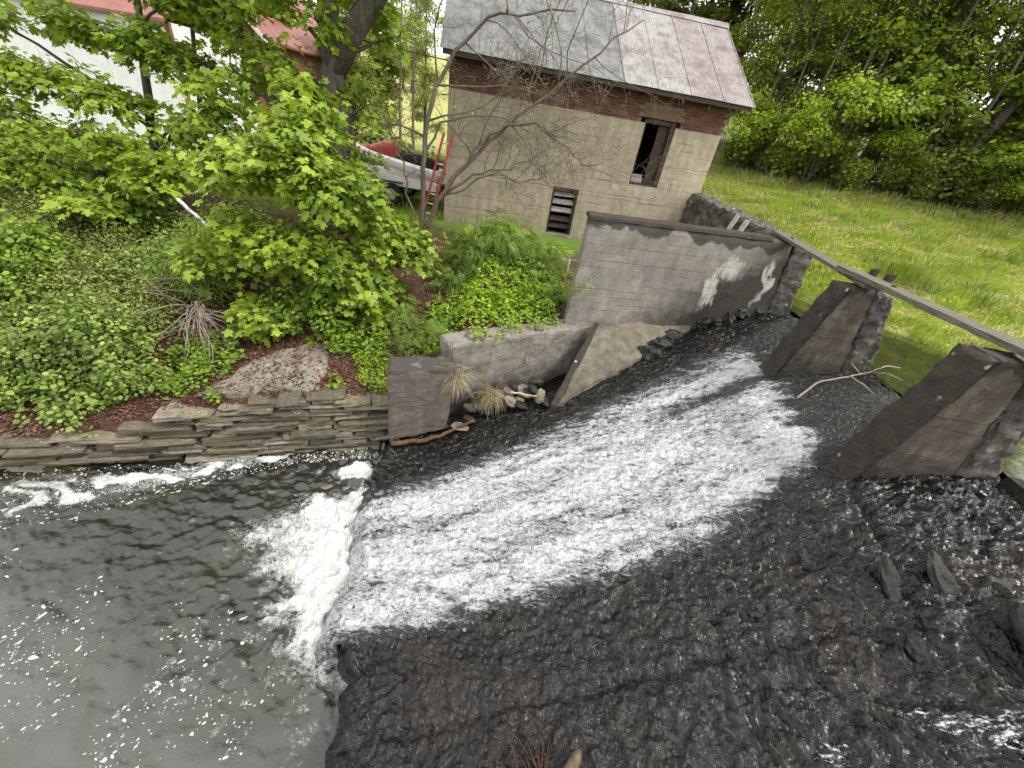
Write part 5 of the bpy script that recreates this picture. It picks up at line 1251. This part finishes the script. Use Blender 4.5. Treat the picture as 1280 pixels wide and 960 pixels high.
# far trees beyond the field on the left
far_protos = []
for k in range(9):
    x = -34 + k * 4.6 + random.uniform(-1, 1); y = 88 + random.uniform(-8, 8)
    rng_ = np.random.default_rng(400 + k)
    if k < 2:
        lob = [(rng_.uniform(-2, 2), rng_.uniform(-2, 2), 3 + j * 1.1, 2.2, 2.2, 1.3) for j in range(8)]
        t = make_tree('field_tree', 'pale spring tree at the far edge of the yellow field', 'tree', [(0, 0, 0), (0, 0, 4), (.2, 0, 8), (0, 0, 12)], .25, lob, M['bark'], M['far'], 200, 26, .8, .34, OVAL, 'far trees beyond the field', seed=410 + k, r1=.2, twig=.02)
        t.location = (x, y, gz(x, y)); far_protos.append(t)
    else: copy_tree(far_protos[k % 2], (x, y, gz(x, y)), random.uniform(0, 6), random.uniform(.9, 1.3))
for k, (x, y, lab) in enumerate([(-9.2, 27, 'thin nearly bare sapling in the yard left of the building'), (-7.8, 25, 'thin bare young tree before the yellow field'), (-6.9, 30, 'thin bare young tree right in the gap beside the roof')]):
    z = gz(x, y)
    make_tree('young_tree', lab, 'tree', [(x, y, z), (x, y, z + 3), (x + .2, y, z + 7), (x + .1, y, z + 9)], .09, [(x, y, z + 3.5 + j * 1.2, 1.3, 1.0, .8) for j in range(5)], M['bark_tan'], M['far'], 90, 5, .4, .10, OVAL, seed=420 + k, twig=.012, r1=.2)
for k, (x, y, s) in enumerate([(-6.2, 17.0, 1.0), (-4.6, 16.2, .9), (-7.6, 18.5, 1.2), (-3.4, 17.5, 1.2)]):
    z = gz(x, y)
    make_bush('yard_bush', 'green bush behind the boat trailer ' + ['in the middle', 'nearest the building', 'farthest left', 'hidden by the building corner'][k], (x, y, z), [(x, y, z + .7 * s, .8 * s, .6, .5 * s), (x + .4, y, z + 1.1 * s, .6 * s, .5, .4 * s)], M['sumac'] if k % 2 else M['shrub'], BROAD, 90, 26, .3, .11, seed=440 + k, group='bushes behind the trailer')

for k, (x, y, s_, lab) in enumerate([(-10.6, 24, .62, 'leafy tree behind the thick maple trunk right of the red barn'), (-8.3, 29, .6, 'leafy tree in the yard left of the yellow field'), (-12.0, 31, .8, 'leafy tree behind the red barn')]): put([1, 0, 1][k], x, y, s_, lab)
# ---- meadow grass
def blades(name, label, x, y, z, h, wdt, leaf, seed, tint, lean=0.35):
    rng = np.random.default_rng(seed); n = len(x)
    a = rng.uniform(0, 2 * math.pi, n); ca, sa = np.cos(a), np.sin(a)
    b = np.stack([x, y, z], -1); w = np.stack([-sa * wdt / 2, ca * wdt / 2, np.zeros(n)], -1)
    la = rng.uniform(0, 2 * math.pi, n); le = np.abs(rng.normal(0, lean, n)) * h
    mid = b + np.stack([np.cos(la) * le * .35, np.sin(la) * le * .35, h * .6], -1); tip = b + np.stack([np.cos(la) * le, np.sin(la) * le, h * (1 - .3 * lean)], -1)
    V = np.stack([b - w, b + w, mid + w * .8, mid - w * .8, tip], 1).reshape(-1, 3)
    o5 = (np.arange(n) * 5)[:, None]
    me = mesh_np(name, V, [o5 + np.array([0, 1, 2, 3]), o5 + np.array([3, 2, 4])], False, {'tint': np.repeat(tint, 5)})
    o = obj(name, me, leaf)
    if label: tag(o, label, 'grass', kind='stuff')
    return o
rng = np.random.default_rng(500)
n = 150000
x = 5.4 + 20 * rng.random(n) ** 1.35; y = 6.4 + 16.5 * rng.random(n) ** 1.1
sx = np.interp(y, SHY, SHX)
abx = np.interp(y, [8.3, 13, 14], [5.55, 4.95, 5.0])
ok = ((x > sx + 0.12) | (y > 9.3)) & (x > abx) & (x > np.where(y > 13, 5.4, 5.0)) & (0.45 * x + y < 27.5) & ~((y < 9.3) & (x < 6.2))
x, y = x[ok], y[ok]
pn = fbm(x * .45 + y * .12, y * 1.1 - x * .15, 4, 510)
dist = np.hypot(x, y)
edge = sstep(0.9, 0.2, np.minimum(x - np.interp(y, SHY, SHX), 9)) * (y < 9.3)
tuft = np.exp(-(((x - 9.6) / .5) ** 2 + ((y - 10.9) / .5) ** 2)) + .8 * sstep(.35, .6, pn) * (y > 12) + .9 * sstep(23, 26, .45 * x + y)
h = (0.10 + 0.05 * rng.random(len(x)) + 0.30 * tuft * rng.random(len(x))) * (1 + .3 * edge)
dryp = sstep(.0, .34, fbm(x * .5 + .3 * y, y * 1.5 - x * .5, 4, 530)) * .95; dryp = np.maximum(dryp, sstep(23.5, 25.5, .45 * x + y + .6 * pn) * .8)
isdry = rng.random(len(x)) < dryp * .75
ti = np.clip(.5 + .35 * pn + rng.normal(0, .15, len(x)) - .25 * tuft, 0, 1)
g = ~isdry & ~((dryp > .5) & (rng.random(len(x)) < .5))
blades('meadow_grass', 'bright green grass of the meadow behind the dam', x[g], y[g], ground_z(x[g], y[g]) - .01, h[g], 0.012 + .0009 * dist[g], M['grass'], 511, ti[g])
blades('dry_meadow_grass', 'flattened straw-coloured grass lying in the meadow', x[isdry], y[isdry], ground_z(x[isdry], y[isdry]) + .01, h[isdry] * .6, 0.012 + .001 * dist[isdry], M['dry_grass'], 512, ti[isdry], lean=1.3)
wx_ = []; wy_ = []; rw = np.random.default_rng(541)
for k in range(46):
    cx_w, cy_w = rw.uniform(6.5, 20), rw.uniform(9.5, 19)
    if .45 * cx_w + cy_w > 26.5: continue
    q = rw.integers(30, 90); wx_.append(cx_w + rw.normal(0, .18, q)); wy_.append(cy_w + rw.normal(0, .18, q))
wx_ = np.concatenate(wx_); wy_ = np.concatenate(wy_)
blades('meadow_weeds', 'scattered clumps of darker taller weeds in the meadow', wx_, wy_, ground_z(wx_, wy_) - .01, rw.uniform(.15, .42, len(wx_)), np.full(len(wx_), .03), M['shrub'], 542, rw.uniform(.1, .8, len(wx_)), .6)
# a tall tuft and yard grass
n = 1600; a = rng.uniform(0, 6.28, n); r = np.abs(rng.normal(0, .28, n)); tx, ty = 9.7 + np.cos(a) * r, 11.0 + np.sin(a) * r
o = blades('grass_tuft', None, tx, ty, ground_z(tx, ty) - .02, rng.uniform(.25, .6, n), np.full(n, .016), M['grass'], 513, rng.uniform(.1, .6, n), .5)
tag(o, 'tall dark green tuft of grass standing alone in the meadow', 'grass tuft')
n = 40000; x = rng.uniform(-18, -2.9, n); y = rng.uniform(10.5, 30, n)
blades('yard_grass', 'green grass of the yard around the trailer', x, y, ground_z(x, y) - .01, rng.uniform(.06, .2, n), np.full(n, .03), M['grass'], 514, rng.uniform(.1, .8, n))
# dry grass tussocks hanging by the rubble
for k, (x0, y0, z0, lab) in enumerate([(-0.95, 5.30, 1.62, 'straw-coloured grass tussock hanging over the right edge of the dark block'), (-0.35, 5.75, 1.05, 'straw-coloured grass tussock in the rubble under the low wall')]):
    m = 260; rng2 = np.random.default_rng(520 + k); paths = []
    root = thing('dry_tussock', lab, 'grass tuft', (x0, y0, z0))
    Vb = []; 
    for q in range(m):
        d = rng2.normal(0, 1, 3) * [0.9, .5, .3] + np.array([-0.1, -.55, .5]); d /= np.linalg.norm(d); L = rng2.uniform(.2, .5); P = [np.array([x0, y0, z0]) + rng2.normal(0, .05, 3)]
        for s in range(5): d = d + np.array([0, 0, -.33]); d /= np.linalg.norm(d); P.append(P[-1] + d * L / 5)
        paths.append((np.array(P), np.linspace(.0032, .0014, 6)))
    V, F = tubes_np(paths, 3)
    obj('blades', mesh_np('blades', V, F, True, {'tint': np.repeat(rng2.random(m), 20)}), M['dry_grass'], root)

# ------------------------------------------------------------------ smaller things
# pebbly slab on the bank
sl = thing('bank_slab', 'pale pebbly concrete slab lying in the leaf litter on the left bank', 'concrete slab', (-4.0, 5.0, 1.0))
pts = [(-4.95, 4.45), (-4.2, 4.62), (-3.15, 5.0), (-3.25, 5.6), (-3.5, 6.05), (-4.1, 5.7), (-4.6, 5.1)]
bm = bmesh.new(); cx0 = sum(p[0] for p in pts) / 7; cy0 = sum(p[1] for p in pts) / 7
ring = []
for k in range(28):
    i = k // 4; f = (k % 4) / 4; a = pts[i]; b = pts[(i + 1) % 7]
    x = a[0] * (1 - f) + b[0] * f + random.uniform(-.04, .04); y = a[1] * (1 - f) + b[1] * f + random.uniform(-.04, .04); ring.append((x, y))
rows = []
for s in (0.0, .3, .55, .8, .94, 1.0):
    row = []
    for x, y in ring:
        X = cx0 + (x - cx0) * s; Y = cy0 + (y - cy0) * s
        z = gz(X, Y) + (0.028 if s < .97 else -0.02) + 0.012 * mnoise.noise(Vector((X * 9, Y * 9, 0)))
        row.append(bm.verts.new((X, Y, z)))
    rows.append(row)
base_row = [bm.verts.new((x, y, gz(x, y) - .12)) for x, y in ring]; rows.append(base_row)
for r0_, r1_ in zip(rows[:-1], rows[1:]):
    for k in range(28):
        bm.faces.new((r0_[k], r0_[(k + 1) % 28], r1_[(k + 1) % 28], r1_[k]))
bmesh.ops.remove_doubles(bm, verts=bm.verts, dist=1e-4)
me = bpy.data.meshes.new('slab_body'); bm.to_mesh(me); bm.free()
obj('slab_body', me, M['slab'], sl)

def bent(name, label, cat, pts, r, mat, extra=(), sides=7):
    t = thing(name, label, cat, pts[0])
    p = np.array(pts, float); tt = np.linspace(0, len(p) - 1, len(p) * 4)
    P = np.stack([np.interp(tt, np.arange(len(p)), p[:, k]) for k in range(3)], -1); P[1:-1] += np.random.default_rng(7).normal(0, r * .25, (len(P) - 2, 3))
    paths = [(P, np.linspace(r, r * .5, len(P)))]
    for e, er in extra: paths.append((np.array(e, float), np.linspace(er, er * .4, len(e))))
    tube_obj('stick', paths, mat, t, sides); return t
bent('driftwood_branch', 'bent grey-brown driftwood branch lodged against the foot of the far pier', 'branch', [(4.15, 4.95, 2.48), (4.55, 5.25, 2.66), (5.0, 5.35, 2.78), (5.35, 5.45, 2.86), (5.75, 5.7, 2.90), (6.1, 5.85, 2.84)], .016, M['bark_pale'],
     [([(5.0, 5.35, 2.78), (5.15, 5.2, 2.74), (5.2, 5.0, 2.70)], .014), ([(5.35, 5.45, 2.86), (5.5, 5.35, 2.92), (5.7, 5.3, 2.88)], .012), ([(5.2, 5.42, 2.8), (5.1, 5.6, 2.9), (5.15, 5.7, 3.0)], .012)])
dt = brush('debris_tangle', 'dark twig debris caught under the driftwood branch by the far pier', (5.45, 5.42, 2.74), 26, .45, .7, M['bark_dark'], (0, -.6, .1), 601, .008, 'debris')
bent('rusty_pipe', 'rusty orange pipe lying under the dark concrete block', 'pipe', [(-1.85, 4.66, 0.46), (-1.4, 4.78, 0.52), (-1.0, 4.98, 0.60), (-0.55, 5.22, 0.80)], .05, M['rust'])
bent('pale_stick', 'short pale stick in the rubble right of the dry tussock', 'stick', [(0.0, 5.75, 1.16), (0.25, 5.7, 1.2), (0.5, 5.68, 1.22)], .018, M['pale_wood'])
bent('birch_pole', 'white birch pole with black bands leaning in the bushes', 'pole', [(-6.85, 7.4, 3.12), (-6.2, 7.15, 2.8), (-5.65, 6.9, 2.5), (-5.3, 6.75, 2.25)], .035, M['birch'])
st = thing('driftwood_stump', 'broken driftwood stump with reddish roots at the bottom edge of the wet spillway', 'stump', (0.86, 0.86, 1.08))
tube_obj('log', [(np.array([(0.80, 0.60, 1.12), (0.90, 0.80, 1.16), (0.98, 0.93, 1.24), (1.0, 0.97, 1.27)]), np.array([.05, .055, .045, .02]))], m_plain('wet_log', (0.09, 0.06, 0.036), .6, .5, 18, .5), st, 9)
rp = []; rg = np.random.default_rng(611)
for k in range(60):
    b = np.array([0.70, 0.80, 1.08]) + rg.normal(0, .07, 3) * [1, 1, .3]; d = rg.normal(0, 1, 3) * [.7, 1, .4] + [-.1, .5, .35]; d /= np.linalg.norm(d); L = rg.uniform(.12, .32)
    rp.append((np.array([b + d * t * L + np.array([0, 0, -.10 * t * t]) for t in np.linspace(0, 1, 5)]), np.linspace(.007, .002, 5)))
tube_obj('roots', rp, m_plain('wet_roots', (0.045, 0.020, 0.014), .7, .4, 20, .3), st, 4)
wp = thing('waterlogged_board', 'dark narrow board lying at the bottom edge left of the driftwood stump', 'board', (0.35, 0.80, 0.98))
solid('board', [(0.18, 0.74, 0.90), (0.72, 0.70, 1.08), (0.72, 0.80, 1.08), (0.18, 0.83, 0.90), (0.18, 0.75, 0.955), (0.72, 0.71, 1.13), (0.72, 0.80, 1.13), (0.18, 0.83, 0.955)], M['wet_wood'], wp, .08, .006, 5, 3, .006)

# ladder leaning on the building corner
ld = thing('ladder', 'red wooden ladder leaning at the left corner of the building', 'ladder', (-3.2, 11.2, 2.45))
a0, a1 = np.array([-3.30, 11.20, 2.45]), np.array([-2.80, 11.56, 4.75]); side = np.array([.26, -.12, 0])
for s in (0, 1):
    p, q = a0 + side * s, a1 + side * s; w = np.array([.022, .0, 0]); v = np.array([0, .045, 0])
    c8 = [tuple(p - w - v), tuple(p + w - v), tuple(p + w + v), tuple(p - w + v), tuple(q - w - v), tuple(q + w - v), tuple(q + w + v), tuple(q - w + v)]
    solid('rail', c8, M['red_paint'], ld, .3, 0, 1, 0, 0)
for k in range(9):
    f = .06 + k * .105; p = a0 + (a1 - a0) * f
    tube_obj('rung', [(np.array([p, p + side]), np.array([.016, .016]))], M['white_paint'], ld, 8)

# two lengths of old boards leaning on the abutment
for k, (x0, y0, x1, y1, lab) in enumerate([(4.0, 9.3, 4.55, 9.55, 'grey board leaning on the abutment wall, nearer the dam'), (3.95, 9.75, 4.5, 10.0, 'grey board leaning on the abutment wall, nearer the building')]):
    t = thing('leaning_board', lab, 'board', (x0, y0, 2.6), 'boards leaning on the abutment')
    solid('board', [(x0 - .02, y0 - .09, 2.5), (x0 + .02, y0 - .09, 2.5), (x0 + .02, y0 + .09, 2.5), (x0 - .02, y0 + .09, 2.5), (x1 - .02, y1 - .09, 4.16), (x1 + .02, y1 - .09, 4.16), (x1 + .02, y1 + .09, 4.16), (x1 - .02, y1 + .09, 4.16)], M['board_grey'], t, .2, .004, 4, k, .004)

# pipe railing between bush and wing wall
pr = thing('pipe_railing', 'short white pipe railing behind the wing wall end', 'railing', (0.6, 8.6, 2.1))
for z in (2.55, 2.9): tube_obj('rail', [(np.array([(0.72, 8.63, z), (2.2, 8.95, z)]), np.array([.012, .012]))], M['board_grey'], pr, 8)
for x in (0.8, 1.5, 2.1): tube_obj('post', [(np.array([(x, 8.55 + (x - .35) * .216, 1.95), (x, 8.55 + (x - .35) * .216, 2.93)]), np.array([.014, .014]))], M['board_grey'], pr, 8)

# trailer with personal watercraft
TZ = 2.52
tr = thing('boat_trailer', 'flat trailer with white side boards parked left of the building', 'trailer', (-4.9, 13.8, TZ))
def tb(name, x0, x1, y0, y1, z0, z1, mat, par=tr): return obj(name, hexa_mesh(name, box8(x0, x1, y0, y1, z0, z1), 0.5, 0.002, 4, x0, 0.003), mat, par)
tb('deck', -6.9, -3.35, 13.1, 14.5, TZ + .62, TZ + .69, M['pale_wood'])
tb('side_board', -6.9, -5.0, 13.03, 13.095, TZ + .58, TZ + .86, M['white_paint']); tb('side_board', -4.98, -3.35, 13.03, 13.095, TZ + .56, TZ + .82, M['white_paint'])
tb('side_board', -6.9, -3.35, 14.505, 14.56, TZ + .58, TZ + .84, M['white_paint'])
tb('frame_rail', -6.9, -3.35, 13.12, 13.2, TZ + .50, TZ + .615, M['rusty_bolt']); tb('frame_rail', -6.9, -3.35, 14.4, 14.48, TZ + .50, TZ + .615, M['rusty_bolt'])
tb('drawbar', -3.345, -2.0, 13.75, 13.85, TZ + .50, TZ + .58, M['rusty_bolt'])
def lathe(name, prof, axis_pt, mat, parent, n=24):
    V = []; k = len(prof)
    for i in range(n):
        a = 2 * math.pi * i / n
        for r, y in prof: V.append((axis_pt[0] + r * math.cos(a), axis_pt[1] + y, axis_pt[2] + r * math.sin(a)))
    F = [(i * k + j, i * k + (j + 1) % k, ((i + 1) % n) * k + (j + 1) % k, ((i + 1) % n) * k + j) for i in range(n) for j in range(k)]
    return obj(name, mesh_np(name, V, [np.array(F)], True), mat, parent)
for yy in (12.98, 14.62):
    wh = lathe('wheel', [(.18, -.08), (.27, -.10), (.31, -.07), (.31, .07), (.27, .10), (.18, .08)], (-4.75, yy, TZ + .31), M['rubber'], tr)
    r_ = lathe('rim', [(.02, -.05), (.10, -.06), (.17, -.085), (.178, 0), (.17, .085), (.10, .06), (.02, .05)], (-4.75, yy, TZ + .31), M['board_grey'], wh, 20)
    tb('fender', -5.12, -4.38, yy - .12, yy + .12, TZ + .66, TZ + .69, M['rusty_bolt'])
js = thing('personal_watercraft', 'white and red personal watercraft loaded on the flat trailer', 'watercraft', (-4.6, 13.8, TZ + .7))
def loft(name, secs, mat, parent):
    k = len(secs[0]); V = [p for s in secs for p in s]; n = len(secs)
    F = [(i * k + j, i * k + (j + 1) % k, (i + 1) * k + (j + 1) % k, (i + 1) * k + j) for i in range(n - 1) for j in range(k)]
    me = mesh_np(name, V, [np.array(F), np.array([list(range(k))[::-1], [(n - 1) * k + j for j in range(k)]])], True)
    return obj(name, me, mat, parent)
def JX(t): return -6.1 + t * 2.7        # bow at the left
JT = 0.26                                # bow lifted
def jz(t, z): return TZ + .72 + z + (1 - t) * JT
hull = []; deck = []
for t in (0, .06, .15, .3, .5, .75, .95, 1.0):
    w = .56 * min(1, (t * 3.2 + .06) ** .6) * (1 if t < .9 else .94); kz = .24 * (1 - t) ** 2.2
    hull.append([(JX(t), 13.8 - w, jz(t, .30 + kz * .6)), (JX(t), 13.8 - w * .8, jz(t, .08 + kz)), (JX(t), 13.8, jz(t, 0 + kz * 1.3)), (JX(t), 13.8 + w * .8, jz(t, .08 + kz)), (JX(t), 13.8 + w, jz(t, .30 + kz * .6)), (JX(t), 13.8 + w * .9, jz(t, .36 + kz * .6)), (JX(t), 13.8 - w * .9, jz(t, .36 + kz * .6))])
for t, hgt, ww in ((.02, .02, .10), (.10, .10, .28), (.22, .26, .36), (.34, .40, .32), (.44, .44, .24), (.5, .30, .22)):
    deck.append([(JX(t), 13.8 - ww, jz(t, .37 + .14 * (1 - t) ** 2.2)), (JX(t), 13.8 + ww, jz(t, .37 + .14 * (1 - t) ** 2.2)), (JX(t), 13.8 + ww * .6, jz(t, .38 + hgt * .8)), (JX(t), 13.8, jz(t, .38 + hgt)), (JX(t), 13.8 - ww * .6, jz(t, .38 + hgt * .8))])
loft('hull', hull, M['white_gel'], js); loft('hood', deck, M['red_paint'], js)
seat = [[(JX(t), 13.8 - .2, jz(t, .36)), (JX(t), 13.8 + .2, jz(t, .36)), (JX(t), 13.8 + .14, jz(t, h_)), (JX(t), 13.8 - .14, jz(t, h_))] for t, h_ in ((.5, .56), (.6, .60), (.75, .66), (.9, .62), (.96, .5))]
loft('seat', seat, M['rubber'], js)
tube_obj('handlebar', [(np.array([(JX(.46), 13.45, jz(.46, .92)), (JX(.44), 13.65, jz(.44, .93)), (JX(.43), 13.8, jz(.43, .86)), (JX(.44), 13.95, jz(.44, .93)), (JX(.46), 14.15, jz(.46, .92))]), np.full(5, .022))], M['rubber'], js, 8)
for yy in (13.36, 14.24):
    stp = [[(JX(t), yy - .05, jz(t, .24)), (JX(t), yy + .05, jz(t, .24)), (JX(t), yy + .05, jz(t, .29)), (JX(t), yy - .05, jz(t, .29))] for t in (.35, .6, .99)]
    loft('bumper_rail', stp, M['red_paint'], js)

# white building and red barn at the far left
def house(name, label, cat, x0, x1, y0, y1, zb, ze, zr, wall, roof, ridge_along_x, boards):
    t = thing(name, label, cat, ((x0 + x1) / 2, y0, zb))
    nbd = int((x1 - x0) / boards)
    for k in range(nbd):
        a = x0 + k * (x1 - x0) / nbd; b = x0 + (k + 1) * (x1 - x0) / nbd
        pr_ = 0.012 * (k % 2)
        obj('siding_panel', hexa_mesh('siding_panel', box8(a, b - .002, y0 - pr_, y0 + .1, zb, ze), 3), wall, t)
    obj('side_wall', hexa_mesh('side_wall', box8(x0, x0 + .12, y0 + .102, y1, zb, ze), 4), wall, t); obj('side_wall', hexa_mesh('side_wall', box8(x1 - .12, x1, y0 + .102, y1, zb, ze), 4), wall, t)
    obj('back_wall', hexa_mesh('back_wall', box8(x0 + .122, x1 - .122, y1 - .12, y1, zb, ze), 4), wall, t)
    if ridge_along_x:
        ym = (y0 + y1) / 2
        for ya, yb, za, zb_ in ((y0 - .35, ym, ze - .05, zr), (ym + .002, y1 + .35, zr, ze - .05)):
            obj('roof_slope', hexa_mesh('roof_slope', [(x0 - .3, ya, za), (x1 + .3, ya, za), (x1 + .3, yb, zb_), (x0 - .3, yb, zb_), (x0 - .3, ya, za + .08), (x1 + .3, ya, za + .08), (x1 + .3, yb, zb_ + .08), (x0 - .3, yb, zb_ + .08)], 3), roof, t)
    else:
        xm = (x0 + x1) / 2
        obj('gable', mesh_np('gable', [(x0, y0, ze + .002), (x1, y0, ze + .002), (xm, y0, zr), (x0, y0 + .1, ze + .002), (x1, y0 + .1, ze + .002), (xm, y0 + .1, zr)], [np.array([(0, 1, 2), (3, 5, 4)]), np.array([(0, 3, 4, 1), (1, 4, 5, 2), (2, 5, 3, 0)])]), wall, t)
        for xa, xb, za, zb_ in ((x0 - .35, xm, ze - .1, zr + .05), (xm + .002, x1 + .35, zr + .05, ze - .1)):
            obj('roof_slope', hexa_mesh('roof_slope', [(xa, y0 - .3, za), (xb, y0 - .3, zb_), (xb, y1 + .3, zb_), (xa, y1 + .3, za), (xa, y0 - .3, za + .08), (xb, y0 - .3, zb_ + .08), (xb, y1 + .3, zb_ + .08), (xa, y1 + .3, za + .08)], 3), roof, t)
        for xa, xb, za, zb_ in ((x0 - .36, xm, ze - .14, zr + .02), (xm + .002, x1 + .36, zr + .02, ze - .14)):
            obj('fascia', hexa_mesh('fascia', [(xa, y0 - .34, za - .08), (xb, y0 - .34, zb_ - .08), (xb, y0 - .302, zb_ - .08), (xa, y0 - .302, za - .08), (xa, y0 - .34, za + .1), (xb, y0 - .34, zb_ + .1), (xb, y0 - .302, zb_ + .1), (xa, y0 - .302, za + .1)], 3), M['white_paint'], t)
    return t
wh = house('white_building', 'long white-sided building with red roof behind the maples at the far left', 'building', -27, -13.3, 16.0, 24, 2.4, 6.35, 9.6, M['white_paint'], M['barn_roof'], True, .6)
obj('corner_trim', hexa_mesh('corner_trim', box8(-13.298, -13.18, 15.98, 16.1, 2.4, 6.35), 4), M['barn_red'], wh)
house('red_barn', 'red board-sided barn with white roof trim behind the maples left of the building', 'barn', -18.4, -12.5, 20, 28, 2.4, 6.6, 9.4, M['barn_red'], M['barn_roof'], False, .3)

# overhead wire
t_ = np.linspace(0, 1, 30)
P = np.stack([-14 + 11.2 * t_, 4.6 + 7.1 * t_, 7.0 - 0.8 * t_ - 0.9 * t_ * (1 - t_)], -1)
ow = thing('overhead_wire', 'thin dark service wire sagging across the upper left to the building', 'wire', (-14, 4.6, 7.0))
tube_obj('cable', [(P, np.full(30, .011))], M['rubber'], ow, 5)
# rename repeated data so names read plainly
